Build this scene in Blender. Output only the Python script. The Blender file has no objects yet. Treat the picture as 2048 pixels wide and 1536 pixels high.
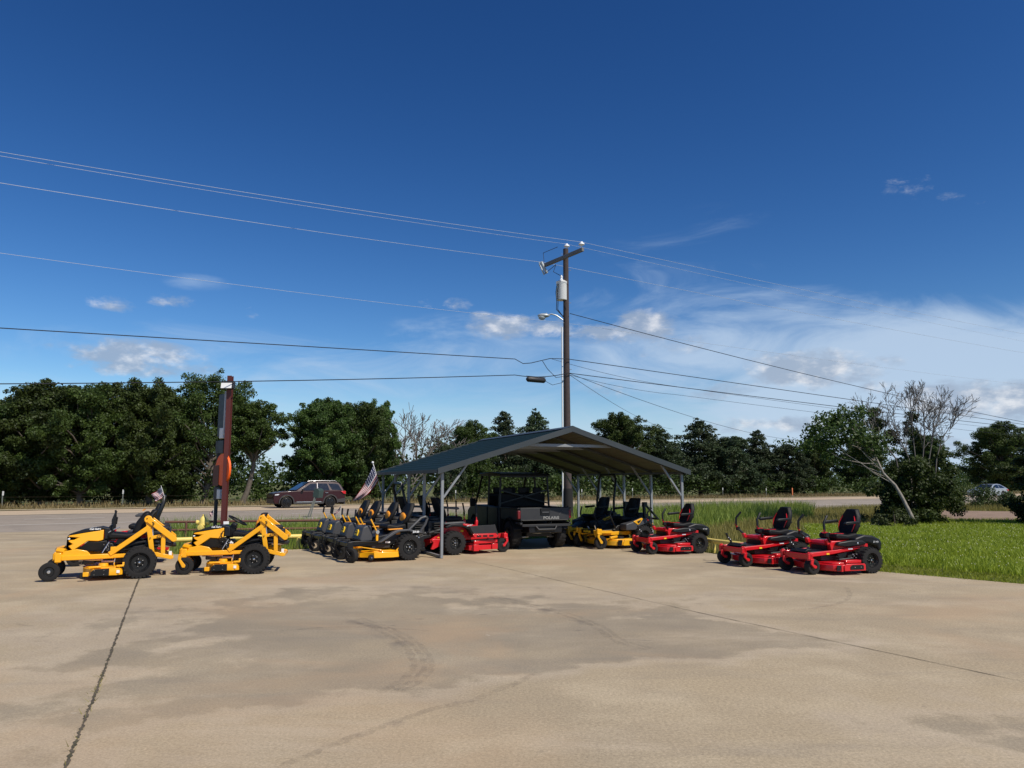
import bpy, bmesh, math, random
import numpy as np
from mathutils import Vector, Matrix, Euler
R = math.radians
sc = bpy.context.scene
col = sc.collection

# ------------------------------------------------------------------ camera
F, HZ, EYE = 1540.0, 964.0, 1.66          # focal length and horizon row (2048-wide frame), eye height
PITCH = math.atan((HZ - 768) / F)
cam_d = bpy.data.cameras.new('camera'); cam = bpy.data.objects.new('camera', cam_d); col.objects.link(cam)
cam.location = (0, 0, EYE); cam.rotation_euler = (math.pi/2 + PITCH, 0, 0)
cam_d.sensor_width = 36; cam_d.lens = F/2048*36; cam_d.clip_end = 3000; cam_d.clip_start = .05
sc.camera = cam

# ------------------------------------------------------------------ sun, exposure
SUN_EL, SUN_AZ = R(50), R(132)            # azimuth clockwise from +Y (the view direction): behind the viewer's right shoulder
S = Vector((math.sin(SUN_AZ)*math.cos(SUN_EL), math.cos(SUN_AZ)*math.cos(SUN_EL), math.sin(SUN_EL)))
sl = bpy.data.lights.new('sun', 'SUN'); sl.energy = 4.6; sl.angle = R(.53); sl.color = (1, .93, .82)
so = bpy.data.objects.new('sun', sl); col.objects.link(so); so.rotation_euler = S.to_track_quat('Z', 'Y').to_euler()
so.location = (20, -20, 40)
sc.view_settings.view_transform = 'Standard'; sc.view_settings.look = 'None'
sc.view_settings.exposure = 0.0; sc.view_settings.gamma = 1; sc.view_settings.use_curve_mapping = False

# ------------------------------------------------------------------ pixel <-> world (only to find where things stand)
def ray(px, py):
    u, v = (px-1024)/F, (768-py)/F
    return Vector((u, math.cos(PITCH) - v*math.sin(PITCH), math.sin(PITCH) + v*math.cos(PITCH)))
def gnd(px, py, z=0.0):
    d = ray(px, py); k = (z-EYE)/d.z
    return Vector((d.x*k, d.y*k, z))
def at(px, py, Y):
    d = ray(px, py); k = Y/d.y
    return Vector((d.x*k, Y, EYE + d.z*k))
def topx(p):
    p = Vector(p) - Vector((0, 0, EYE))
    f = p.y*math.cos(PITCH) + p.z*math.sin(PITCH); v = -p.y*math.sin(PITCH) + p.z*math.cos(PITCH)
    return 1024 + F*p.x/f, 768 - F*v/f

# ------------------------------------------------------------------ world: Nishita sky + high clouds
W = bpy.data.worlds.new('World'); sc.world = W; W.use_nodes = True
nt = W.node_tree; nt.nodes.clear()
def N(t, **k):
    n = nt.nodes.new(t)
    for a, b in k.items(): setattr(n, a, b)
    return n
def L(a, b): nt.links.new(a, b)
def M(op, a, b=None, c=None, clamp=False):
    n = N('ShaderNodeMath', operation=op); n.use_clamp = clamp
    for i, x in enumerate((a, b, c)):
        if x is None: continue
        if isinstance(x, (int, float)): n.inputs[i].default_value = x
        else: L(x, n.inputs[i])
    return n.outputs[0]
def SS(x, a, b):
    n = N('ShaderNodeMapRange', interpolation_type='SMOOTHSTEP'); L(x, n.inputs[0])
    n.inputs[1].default_value = a; n.inputs[2].default_value = b
    return n.outputs[0]
sky = N('ShaderNodeTexSky', sky_type='NISHITA'); sky.sun_disc = False
sky.sun_elevation = SUN_EL; sky.sun_rotation = SUN_AZ
sky.air_density = 1.0; sky.dust_density = .25; sky.ozone_density = 4.0; sky.altitude = 300
hs = N('ShaderNodeHueSaturation'); L(sky.outputs[0], hs.inputs['Color'])
hs.inputs['Saturation'].default_value = 1.22; hs.inputs['Value'].default_value = 1.0; hs.inputs['Hue'].default_value = .5
tc = N('ShaderNodeTexCoord'); sp = N('ShaderNodeSeparateXYZ'); L(tc.outputs['Generated'], sp.inputs[0])
az = M('ARCTAN2', sp.outputs[0], sp.outputs[1]); el = M('ARCSINE', sp.outputs[2])
comb = N('ShaderNodeCombineXYZ'); L(az, comb.inputs[0]); L(el, comb.inputs[1])
def noise(scale, sx, sy, detail=6, rough=.55, dist=0, off=0, rot=0):
    mp = N('ShaderNodeMapping'); L(comb.outputs[0], mp.inputs[0])
    mp.inputs['Scale'].default_value = (sx, sy, 1); mp.inputs['Location'].default_value = (off, off*.7, off)
    mp.inputs['Rotation'].default_value = (0, 0, rot)
    n = N('ShaderNodeTexNoise'); L(mp.outputs[0], n.inputs['Vector'])
    n.inputs['Scale'].default_value = scale; n.inputs['Detail'].default_value = detail
    n.inputs['Roughness'].default_value = rough; n.inputs['Distortion'].default_value = dist
    return n.outputs[0]
def azel(px, py):
    d = ray(px, py).normalized(); return math.atan2(d.x, d.y), math.asin(d.z)
def blob(px, py, rx, ry, amt=1.0):
    a, e = azel(px, py); a2, _ = azel(px+rx, py); _, e2 = azel(px, py-ry)
    x = M('DIVIDE', M('SUBTRACT', az, a), abs(a2-a)); y = M('DIVIDE', M('SUBTRACT', el, e), abs(e2-e))
    r2 = M('ADD', M('MULTIPLY', x, x), M('MULTIPLY', y, y))
    return M('MULTIPLY', M('SUBTRACT', 1.0, r2, clamp=True), amt)
def total(bs):
    t = blob(*bs[0])
    for b in bs[1:]: t = M('MAXIMUM', t, blob(*b))
    return t
# cumulus puffs
CUM = [(270,712,160,38,1.05),(300,735,190,28,.9),(405,738,40,16,.7),(340,600,60,18,.62),(225,608,62,20,.42),(505,624,36,15,.38),
       (855,609,26,13,.46),(905,608,46,17,.48),(1000,650,105,32,1.05),(1100,655,80,26,.8),(1285,655,85,44,1.4),(1215,668,110,30,.95),(1330,690,120,26,.55),
       (1620,735,160,50,1.35),(1690,742,110,34,1.05),(1540,722,70,34,.65),(1770,722,60,20,.55),(1760,772,70,22,.6),(1910,800,150,50,1.25),(2040,800,130,60,1.0),
       (1620,850,110,26,.9),(1480,850,120,22,.7),(1480,780,90,20,.5),(1400,795,90,18,.5),(1180,780,90,30,.4),(1810,375,72,34,.40),(1910,388,42,18,.36),(1960,408,36,12,.28),
       (1300,905,200,26,.7),(1780,900,200,40,.8),(700,900,200,24,.45),(100,690,90,16,.4)]
cm = total(CUM)
nz = M('ADD', M('MULTIPLY', noise(13, 1, 2.0, 9, .62, .3, 3.1), .55), M('MULTIPLY', noise(34, 1, 2.0, 8, .62, .3, 7.7), .45))
cum = SS(M('ADD', M('MULTIPLY', cm, .66), M('MULTIPLY', M('SUBTRACT', nz, .5), 2.3)), .14, .70)
cum = M('MULTIPLY', cum, SS(cm, 0.0, .12))
# bright sunlit tops, grey undersides: the same field sampled a little higher on
nz2 = noise(22, 1, 1.9, 5, .55, .15, 3.1)
shade = SS(M('ADD', M('MULTIPLY', noise(30, 1, 1.8, 5, .6, 0, 9.2), .7), M('MULTIPLY', nz2, .5)), .54, .80)
# cirrus veil over the right half, streaks elsewhere
CIR = [(1780,790,640,210,1.5),(1950,740,420,150,1.2),(1450,720,420,170,.9),(1560,720,340,85,.8),(2000,700,300,110,1.0),(1330,560,200,130,.2),(1450,520,150,150,.16),(980,720,330,110,.42),(700,745,420,70,.36),
       (1150,880,520,120,.55),(500,690,320,60,.25),(390,565,90,22,.36),(150,700,260,60,.32),(1220,620,160,60,.4),(1700,620,180,40,.35),(300,820,700,100,.3)]
ci = total(CIR)
nc = noise(5.5, 1, 3.2, 8, .62, .9, 1.4, R(18))
cir = M('MULTIPLY', SS(M('ADD', M('MULTIPLY', ci, .75), M('MULTIPLY', M('SUBTRACT', nc, .5), 1.25)), .04, .88), .82)
cir = M('MULTIPLY', cir, SS(ci, 0.0, .2))
def mixc(f, a, b):
    n = N('ShaderNodeMix', data_type='RGBA')
    for s, x in ((n.inputs[0], f), (n.inputs[6], a), (n.inputs[7], b)):
        if isinstance(x, (int, float)): s.default_value = x
        elif isinstance(x, tuple): s.default_value = x
        else: L(x, s)
    return n.outputs[2]
SKY = .085
K = 1/SKY
sc3 = N('ShaderNodeSeparateColor'); L(hs.outputs[0], sc3.inputs[0]); cc3 = N('ShaderNodeCombineColor')
for i, (a_, g_) in enumerate(((2.16, 1.43), (1.79, 1.42), (1.586, 1.37))):
    L(M('MULTIPLY', M('POWER', M('MULTIPLY', sc3.outputs[i], SKY), g_), a_*K), cc3.inputs[i])
hzf = M('MULTIPLY', M('SUBTRACT', 1.0, SS(el, .0, .13)), .85)
clear = mixc(hzf, cc3.outputs[0], (.40*K, .60*K, .84*K, 1))
c1 = mixc(cir, clear, (.52*K, .65*K, .82*K, 1))
ccol = mixc(shade, (.34*K, .42*K, .55*K, 1), (.88*K, .88*K, .90*K, 1))
c2 = mixc(M('MULTIPLY', cum, .78), c1, ccol)
bg = N('ShaderNodeBackground'); L(c2, bg.inputs[0]); bg.inputs[1].default_value = SKY
ow = N('ShaderNodeOutputWorld'); L(bg.outputs[0], ow.inputs[0])

# ------------------------------------------------------------------ materials
MT = {}
def mat(name, c, rough=.5, metal=0, spec=.5, coat=0, var=.12, vscale=6, dust=0, bump=0, bscale=40, emit=None, trans=0, alpha=1):
    m = bpy.data.materials.new(name); m.use_nodes = True; MT[name] = m
    t = m.node_tree; b = t.nodes['Principled BSDF']
    b.inputs['Roughness'].default_value = rough; b.inputs['Metallic'].default_value = metal
    b.inputs['Specular IOR Level'].default_value = spec; b.inputs['Coat Weight'].default_value = coat
    b.inputs['Coat Roughness'].default_value = .08
    b.inputs['Transmission Weight'].default_value = trans; b.inputs['Alpha'].default_value = alpha
    co = t.nodes.new('ShaderNodeTexCoord')
    n = t.nodes.new('ShaderNodeTexNoise'); n.inputs['Scale'].default_value = vscale; n.inputs['Detail'].default_value = 5
    t.links.new(co.outputs['Object'], n.inputs['Vector'])
    mx = t.nodes.new('ShaderNodeMix'); mx.data_type = 'RGBA'
    mx.inputs[6].default_value = tuple(x*(1-var) for x in c) + (1,)
    mx.inputs[7].default_value = tuple(min(1, x*(1+var)+dust) for x in c) + (1,)
    t.links.new(n.outputs[0], mx.inputs[0]); t.links.new(mx.outputs[2], b.inputs['Base Color'])
    mr = t.nodes.new('ShaderNodeMapRange'); t.links.new(n.outputs[0], mr.inputs[0])
    mr.inputs[3].default_value = max(0, rough-.08); mr.inputs[4].default_value = min(1, rough+.12)
    t.links.new(mr.outputs[0], b.inputs['Roughness'])
    if bump:
        n2 = t.nodes.new('ShaderNodeTexNoise'); n2.inputs['Scale'].default_value = bscale
        t.links.new(co.outputs['Object'], n2.inputs['Vector'])
        bu = t.nodes.new('ShaderNodeBump'); bu.inputs['Strength'].default_value = bump; bu.inputs['Distance'].default_value = .01
        t.links.new(n2.outputs[0], bu.inputs['Height']); t.links.new(bu.outputs[0], b.inputs['Normal'])
    if emit:
        b.inputs['Emission Color'].default_value = tuple(emit[:3]) + (1,); b.inputs['Emission Strength'].default_value = emit[3]
    return m
mat('yellow_paint', (.92, .42, .006), .34, coat=.35, var=.06)
mat('hustler_yellow', (.80, .40, .01), .4, coat=.2, var=.06)
mat('red_paint', (.60, .008, .014), .36, coat=.25, var=.07)
mat('orange_accent', (.80, .30, .02), .5)
mat('black_plastic', (.008, .008, .0085), .45, spec=.35, var=.3, dust=.002)
mat('black_metal', (.007, .007, .0075), .38, spec=.4, var=.25)
mat('grey_plastic', (.055, .056, .06), .5, var=.2)
mat('dark_grey', (.018, .018, .019), .5, var=.2)
mat('vinyl', (.009, .009, .0095), .55, spec=.22, var=.25, bump=.15, bscale=60)
mat('rubber', (.016, .015, .0145), .85, var=.3, dust=.005, spec=.3)
mat('rim_black', (.010, .010, .010), .3, var=.2)
mat('rim_tan', (.45, .36, .25), .5)
mat('chrome', (.75, .75, .76), .22, metal=1, var=.1)
mat('silver', (.6, .6, .6), .4, metal=.8)
mat('engine_dark', (.022, .021, .02), .55, var=.5, vscale=20)
mat('white_label', (.82, .82, .80), .6, var=.03)
mat('decal_yellow', (.85, .55, .02), .5, var=.04)
mat('decal_black', (.01, .01, .01), .5)
mat('decal_grey', (.24, .24, .23), .5)
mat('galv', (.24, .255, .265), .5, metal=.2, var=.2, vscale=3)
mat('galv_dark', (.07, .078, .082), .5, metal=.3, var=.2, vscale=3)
mat('roof_green', (.008, .021, .021), .62, spec=.18, var=.2, vscale=1.2)
mat('roof_trim', (.035, .042, .045), .45, var=.2, vscale=2)
mat('roof_inner', (.08, .072, .052), .55, var=.15, vscale=1.5)
mat('white_paint', (.78, .77, .72), .5, var=.06)
mat('pale_yellow', (.80, .62, .16), .55, var=.12, vscale=4)
mat('rust_brown', (.13, .055, .035), .75, var=.3, vscale=5)
mat('maroon_steel', (.10, .022, .018), .5, var=.15, vscale=3)
mat('sign_orange', (.95, .12, .008), .5, var=.06)
mat('sign_black', (.018, .018, .020), .5)
mat('sign_white', (.7, .7, .68), .5)
mat('wood_pole', (.062, .044, .040), .9, var=.45, vscale=9, bump=.5, bscale=25)
mat('wood_arm', (.17, .165, .16), .85, var=.3, vscale=6, bump=.3)
mat('pole_black', (.012, .011, .010), .85, var=.3)
mat('pvc_white', (.78, .78, .76), .45, var=.05)
mat('porcelain', (.82, .83, .85), .25, var=.05)
mat('wire_bright', (.55, .58, .62), .35, metal=.3)  # pale base colour stands in for sun glint along the wires
mat('wire_black', (.012, .012, .014), .45)
mat('lamp_grey', (.42, .45, .45), .4, metal=.3)
mat('lamp_glass', (.6, .66, .66), .15, trans=.4)
mat('car_maroon', (.030, .004, .005), .34, spec=.35, coat=.25, var=.1)
mat('car_dark', (.022, .016, .017), .3, coat=.6, var=.15)
mat('car_silver', (.42, .45, .47), .28, metal=.4, coat=1, var=.05)
mat('cladding', (.035, .033, .033), .6)
mat('glass_dark', (.012, .014, .017), .06, spec=.8, var=.05)
mat('headlamp', (.75, .78, .8), .12, spec=.8)
mat('tail_red', (.55, .012, .02), .2, coat=.6)
mat('tail_dim', (.16, .005, .008), .3, coat=.5)
mat('bark', (.14, .115, .09), .95, var=.45, vscale=5, bump=.5, bscale=14)
mat('bark_pale', (.24, .215, .18), .9, var=.8, vscale=9, bump=.4, bscale=18)
mat('dead_wood', (.135, .12, .105), .9, var=.35, vscale=4)
mat('mail_green', (.035, .06, .05), .55)
mat('post_grey', (.16, .17, .15), .7, var=.25)
mat('post_white', (.7, .7, .66), .6)
mat('post_orange', (.7, .20, .07), .6)
mat('twig', (.10, .075, .05), .95)

def leaf_mat(name, c1_, c2_, trans=.25, rough=.55):
    m = bpy.data.materials.new(name); m.use_nodes = True; MT[name] = m
    t = m.node_tree; b = t.nodes['Principled BSDF']; o = t.nodes['Material Output']
    g = t.nodes.new('ShaderNodeNewGeometry'); oi = t.nodes.new('ShaderNodeObjectInfo')
    co = t.nodes.new('ShaderNodeTexCoord'); n = t.nodes.new('ShaderNodeTexNoise'); n.inputs['Scale'].default_value = .9
    t.links.new(co.outputs['Object'], n.inputs['Vector'])
    a = t.nodes.new('ShaderNodeMath'); a.operation = 'MULTIPLY_ADD'; a.inputs[1].default_value = .45; t.links.new(g.outputs['Random Per Island'], a.inputs[0])
    a2 = t.nodes.new('ShaderNodeMath'); a2.operation = 'MULTIPLY_ADD'; a2.inputs[1].default_value = .9; a2.inputs[2].default_value = -.14; t.links.new(n.outputs[0], a2.inputs[0])
    t.links.new(a2.outputs[0], a.inputs[2])
    mx = t.nodes.new('ShaderNodeMix'); mx.data_type = 'RGBA'; mx.clamp_factor = True
    mx.inputs[6].default_value = c1_ + (1,); mx.inputs[7].default_value = c2_ + (1,); t.links.new(a.outputs[0], mx.inputs[0])
    h = t.nodes.new('ShaderNodeHueSaturation'); t.links.new(mx.outputs[2], h.inputs['Color'])
    mr = t.nodes.new('ShaderNodeMapRange'); t.links.new(oi.outputs['Random'], mr.inputs[0]); mr.inputs[3].default_value = .75; mr.inputs[4].default_value = 1.25
    t.links.new(mr.outputs[0], h.inputs['Value'])
    mr2 = t.nodes.new('ShaderNodeMapRange'); t.links.new(oi.outputs['Random'], mr2.inputs[0]); mr2.inputs[3].default_value = .485; mr2.inputs[4].default_value = .515
    t.links.new(mr2.outputs[0], h.inputs['Hue'])
    t.links.new(h.outputs[0], b.inputs['Base Color']); b.inputs['Roughness'].default_value = rough; b.inputs['Specular IOR Level'].default_value = .35
    tr = t.nodes.new('ShaderNodeBsdfTranslucent'); t.links.new(h.outputs[0], tr.inputs['Color'])
    ms = t.nodes.new('ShaderNodeMixShader'); ms.inputs[0].default_value = trans
    t.links.new(b.outputs[0], ms.inputs[1]); t.links.new(tr.outputs[0], ms.inputs[2]); t.links.new(ms.outputs[0], o.inputs[0])
    return m
leaf_mat('leaf_oak', (.018, .036, .009), (.078, .120, .022), .36)
leaf_mat('leaf_mid', (.024, .046, .011), (.095, .145, .026), .36)
leaf_mat('leaf_cedar', (.020, .036, .014), (.062, .088, .034), .2)
leaf_mat('leaf_bush', (.022, .040, .010), (.085, .12, .025))
leaf_mat('grass_tall', (.085, .135, .014), (.31, .37, .07), .4)
leaf_mat('grass_lawn', (.16, .22, .012), (.38, .44, .045), .4)
leaf_mat('grass_brown', (.20, .19, .035), (.46, .40, .12), .4)
leaf_mat('grass_dry', (.13, .10, .035), (.36, .28, .13), .25)
leaf_mat('flower_pale', (.42, .45, .16), (.75, .75, .6), .2)

# ------------------------------------------------------------------ mesh builder
def V(*a): return Vector(a)
class MB:
    def __init__(s): s.v = []; s.f = []
    def add(s, vs, fs):
        o = len(s.v); s.v += [tuple(v) for v in vs]; s.f += [tuple(i+o for i in f) for f in fs]; return s
    def box(s, c, d, rot=None):
        x, y, z = (q/2 for q in d)
        vs = [V(i*x, j*y, k*z) for i in (-1, 1) for j in (-1, 1) for k in (-1, 1)]
        if rot: m = Euler(rot).to_matrix(); vs = [m @ v for v in vs]
        c = Vector(c)
        return s.add([v+c for v in vs], [(0,1,3,2),(4,6,7,5),(0,4,5,1),(2,3,7,6),(0,2,6,4),(1,5,7,3)])
    def bar(s, a, b, w, h, up=(0, 0, 1)):
        a, b = Vector(a), Vector(b); d = (b-a).normalized(); up = Vector(up)
        if abs(d.dot(up)) > .98: up = V(1, 0, 0)
        sd = d.cross(up).normalized()*w/2; u = sd.cross(d).normalized()*h/2
        vs = [p+i*sd+j*u for p in (a, b) for i, j in ((-1,-1),(1,-1),(1,1),(-1,1))]
        return s.add(vs, [(3,2,1,0),(4,5,6,7),(0,1,5,4),(1,2,6,5),(2,3,7,6),(3,0,4,7)])
    def tube(s, pts, r, n=8, cap=True):
        pts = [Vector(p) for p in pts]; k = len(pts); rs = r if isinstance(r, (list, tuple)) else [r]*k
        rings = []; ref = V(0, 0, 1)
        for i, p in enumerate(pts):
            d = (pts[min(i+1, k-1)] - pts[max(i-1, 0)]).normalized()
            rf = ref if abs(d.dot(ref)) < .95 else V(1, 0, 0)
            if i and rings: rf = prev
            a = (rf - d*rf.dot(d)); a = a.normalized() if a.length > 1e-6 else d.orthogonal().normalized()
            prev = a; b = d.cross(a)
            rings.append([p + (a*math.cos(t) + b*math.sin(t))*rs[i] for t in (2*math.pi*j/n for j in range(n))])
        vs = [v for q in rings for v in q]; fs = []
        for i in range(k-1):
            for j in range(n): fs.append((i*n+j, i*n+(j+1) % n, (i+1)*n+(j+1) % n, (i+1)*n+j))
        if cap: fs += [tuple(range(n))[::-1], tuple((k-1)*n+j for j in range(n))]
        return s.add(vs, fs)
    def prism(s, poly, y0, y1, taper=None):
        # poly in XZ, extruded along Y; taper(x,z) -> factor on y
        n = len(poly); vs = []
        for y in (y0, y1):
            for (x, z) in poly: vs.append((x, y*(taper(x, z) if taper else 1), z))
        ar = sum(poly[i][0]*poly[(i+1) % n][1]-poly[(i+1) % n][0]*poly[i][1] for i in range(n))
        fs = [tuple(range(n)), tuple(range(2*n-1, n-1, -1))] if (ar > 0) == (y0 < y1) else [tuple(range(n-1, -1, -1)), tuple(range(n, 2*n))]
        for i in range(n):
            j = (i+1) % n; q = (i, n+i, n+j, j) if (ar > 0) == (y0 < y1) else (i, j, n+j, n+i)
            fs.append(q)
        return s.add(vs, fs)
    def prism_z(s, poly, z0, z1):
        n = len(poly); vs = [(x, y, z) for z in (z0, z1) for x, y in poly]
        ar = sum(poly[i][0]*poly[(i+1) % n][1]-poly[(i+1) % n][0]*poly[i][1] for i in range(n))
        up = tuple(range(n, 2*n)); dn = tuple(range(n-1, -1, -1)); sides = [(i, (i+1) % n, n+(i+1) % n, n+i) for i in range(n)]
        if ar < 0: up = up[::-1]; dn = dn[::-1]; sides = [q[::-1] for q in sides]
        return s.add(vs, [up, dn]+sides)
    def lathe(s, prof, c=(0, 0, 0), axis='y', n=24, cap=True):
        # prof: list of (axial, radius)
        vs = []; fs = []; k = len(prof); c = Vector(c)
        for (a, r) in prof:
            for j in range(n):
                t = 2*math.pi*j/n; p, q = r*math.cos(t), r*math.sin(t)
                vs.append(c + (V(q, a, p) if axis == 'y' else V(p, q, a) if axis == 'z' else V(a, p, q)))
        for i in range(k-1):
            for j in range(n): fs.append((i*n+j, i*n+(j+1) % n, (i+1)*n+(j+1) % n, (i+1)*n+j))
        if cap and prof[0][1] > 1e-5: fs.append(tuple(range(n))[::-1])
        if cap and prof[-1][1] > 1e-5: fs.append(tuple((k-1)*n+j for j in range(n)))
        return s.add(vs, fs)
    def ball(s, c, r, n=12):
        rx, ry, rz = r if isinstance(r, (tuple, list)) else (r, r, r)
        m = n//2; vs = []; fs = []
        for i in range(m+1):
            a = math.pi*i/m
            for j in range(n):
                t = 2*math.pi*j/n; vs.append((c[0]+rx*math.sin(a)*math.cos(t), c[1]+ry*math.sin(a)*math.sin(t), c[2]+rz*math.cos(a)))
        for i in range(m):
            for j in range(n): fs.append((i*n+j, (i+1)*n+j, (i+1)*n+(j+1) % n, i*n+(j+1) % n))
        return s.add(vs, fs)
    def build(s, name, m, parent=None, bevel=0, seg=2, loc=None, rot=None, sharp=40, recalc=True):
        me = bpy.data.meshes.new(name); me.from_pydata(s.v, [], s.f)
        if recalc:
            bm = bmesh.new(); bm.from_mesh(me); bmesh.ops.remove_doubles(bm, verts=bm.verts, dist=1e-6)
            bmesh.ops.recalc_face_normals(bm, faces=bm.faces); bm.to_mesh(me); bm.free()
        me.materials.append(MT[m] if isinstance(m, str) else m)
        me.polygons.foreach_set('use_smooth', [True]*len(me.polygons)); me.set_sharp_from_angle(angle=R(sharp))
        o = bpy.data.objects.new(name, me); col.objects.link(o)
        if parent is not None: o.parent = parent
        if loc: o.location = loc
        if rot: o.rotation_euler = rot
        if bevel:
            b = o.modifiers.new('bevel', 'BEVEL'); b.width = bevel; b.segments = seg; b.limit_method = 'ANGLE'; b.angle_limit = R(35)
        return o
def tag(o, label=None, cat=None, group=None, kind=None):
    for k, v in (('label', label), ('category', cat), ('group', group), ('kind', kind)):
        if v: o[k] = v
    return o
def empty(name, loc, rz=0, label=None, cat=None, group=None):
    o = bpy.data.objects.new(name, None); col.objects.link(o); o.location = loc; o.rotation_euler = (0, 0, rz); o.empty_display_size = .2
    return tag(o, label, cat, group)
KIDS = {}
def kids(o):
    return [c for c in bpy.data.objects if c.parent is o]
def copy_tree(o, parent=None):
    c = o.copy(); col.objects.link(c)
    if parent is not None: c.parent = parent
    for ch in kids(o): copy_tree(ch, c)
    return c
def text(body, size, m, parent, loc, rot, name='lettering', bold=0, sx=1, shear=0):
    cu = bpy.data.curves.new(name, 'FONT'); cu.body = body; cu.size = size; cu.extrude = .0015; cu.offset = bold
    cu.align_x = 'CENTER'; cu.align_y = 'CENTER'; cu.shear = shear; cu.materials.append(MT[m])
    tmp = bpy.data.objects.new('text', cu); col.objects.link(tmp); me = bpy.data.meshes.new_from_object(tmp.evaluated_get(bpy.context.evaluated_depsgraph_get()))
    bpy.data.objects.remove(tmp); bpy.data.curves.remove(cu); me.name = name
    if not me.materials: me.materials.append(MT[m])
    o = bpy.data.objects.new(name, me); col.objects.link(o); o.parent = parent; o.location = loc; o.rotation_euler = rot; o.scale = (sx, 1, 1)
    return o
LEFT, RIGHT, REAR = (R(90), 0, R(180)), (R(90), 0, 0), (R(90), 0, R(-90))

# ================================================================== MACHINES (x forward, y left, z up, rear axle at x = 0)
def wheel(root, x, y, r, w, name='rear_wheel', rim='rim_black', rr=.55, lugs=18, rz=0, hub='chrome', bolts=5, dish=1):
    m = MB(); h = w/2; q = r*rr
    m.lathe([(-h*.72, q), (-h*.96, q*1.06), (-h, r*.80), (-h*.88, r*.93), (-h*.55, r*.985), (0, r*.985), (h*.55, r*.985), (h*.88, r*.93), (h, r*.80), (h*.96, q*1.06), (h*.72, q)], n=32, cap=False)
    for i in range(lugs):
        for sd in (-1, 1):
            a = 2*math.pi*(i + (.5 if sd > 0 else 0))/lugs
            m.box((math.sin(a)*r*.978, sd*h*.48, math.cos(a)*r*.978), (r*.16, h*.62, r*.055), (0, a, 0))
            m.box((math.sin(a)*r*.90, sd*h*.90, math.cos(a)*r*.90), (r*.13, h*.12, r*.15), (0, a, 0))
    o = m.build(name, 'rubber', root, loc=(x, y, r), rot=(0, 0, rz))
    m = MB(); d = h*.55*dish
    for sd in (-1, 1):
        m.lathe([(sd*h*.80, q*1.03), (sd*h*.86, q*.98), (sd*h*.72, q*.90), (sd*(h-d), q*.78), (sd*(h-d)*.98, q*.42), (sd*(h-d*.75), q*.30), (sd*(h-d*.6), q*.27), (sd*(h-d*.6), 0)], n=24, cap=False)
    m.build('rim', rim, o)
    if bolts:
        m = MB()
        for sd in (-1, 1):
            for k in range(bolts):
                a = 2*math.pi*k/bolts+.3
                m.ball((math.sin(a)*q*.40, sd*(h-d*.72), math.cos(a)*q*.40), (r*.052, r*.05, r*.052), 6)
            m.ball((0, sd*(h-d*.55), 0), (q*.13, q*.10, q*.13), 8)
        m.build('hub', hub, o)
    return o
def caster(root, px, py, r, w, mat_, zt, sw=0, style='c', rim='rim_black', arm_w=.026, hubm='chrome'):
    # pivot at px, py; wheel trails behind it, swung by sw (0 = trailing backwards)
    tr = -.07; wx, wy = px + tr*math.cos(sw), py + tr*math.sin(sw)
    m = MB()
    m.lathe([(zt-.03, .036), (zt+.075, .036)], c=(0, 0, 0), axis='z', n=14)
    m.lathe([(zt+.075, .02), (zt+.10, .018)], axis='z', n=8)
    sides = (-1, 1) if style == 'c' else (1,)
    yo = w/2+.02
    m.box((-.0, 0 if style == 'c' else yo/2, zt-.035), (.07, 2*yo+arm_w if style == 'c' else yo+arm_w, .03))
    for sd in sides:
        m.prism([(.03, zt-.03), (.045, zt-.10), (tr+.028, r-.025), (tr-.018, r-.028), (tr-.03, r+.015), (-.012, zt-.11), (-.03, zt-.03)], sd*(yo-arm_w/2), sd*(yo+arm_w/2))
    m.build('caster_fork', mat_, root, .006, loc=(px, py, 0), rot=(0, 0, sw))
    o = wheel(root, wx, wy, r, w, 'caster_wheel', rim, .50, 0, sw, hubm, 0, .5)
    m = MB(); m.lathe([(-yo, .012), (yo, .012)], n=8); m.lathe([(-w*.5, r*.16), (w*.5, r*.16)], n=12); m.build('axle', hubm, o)
    return o
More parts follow.
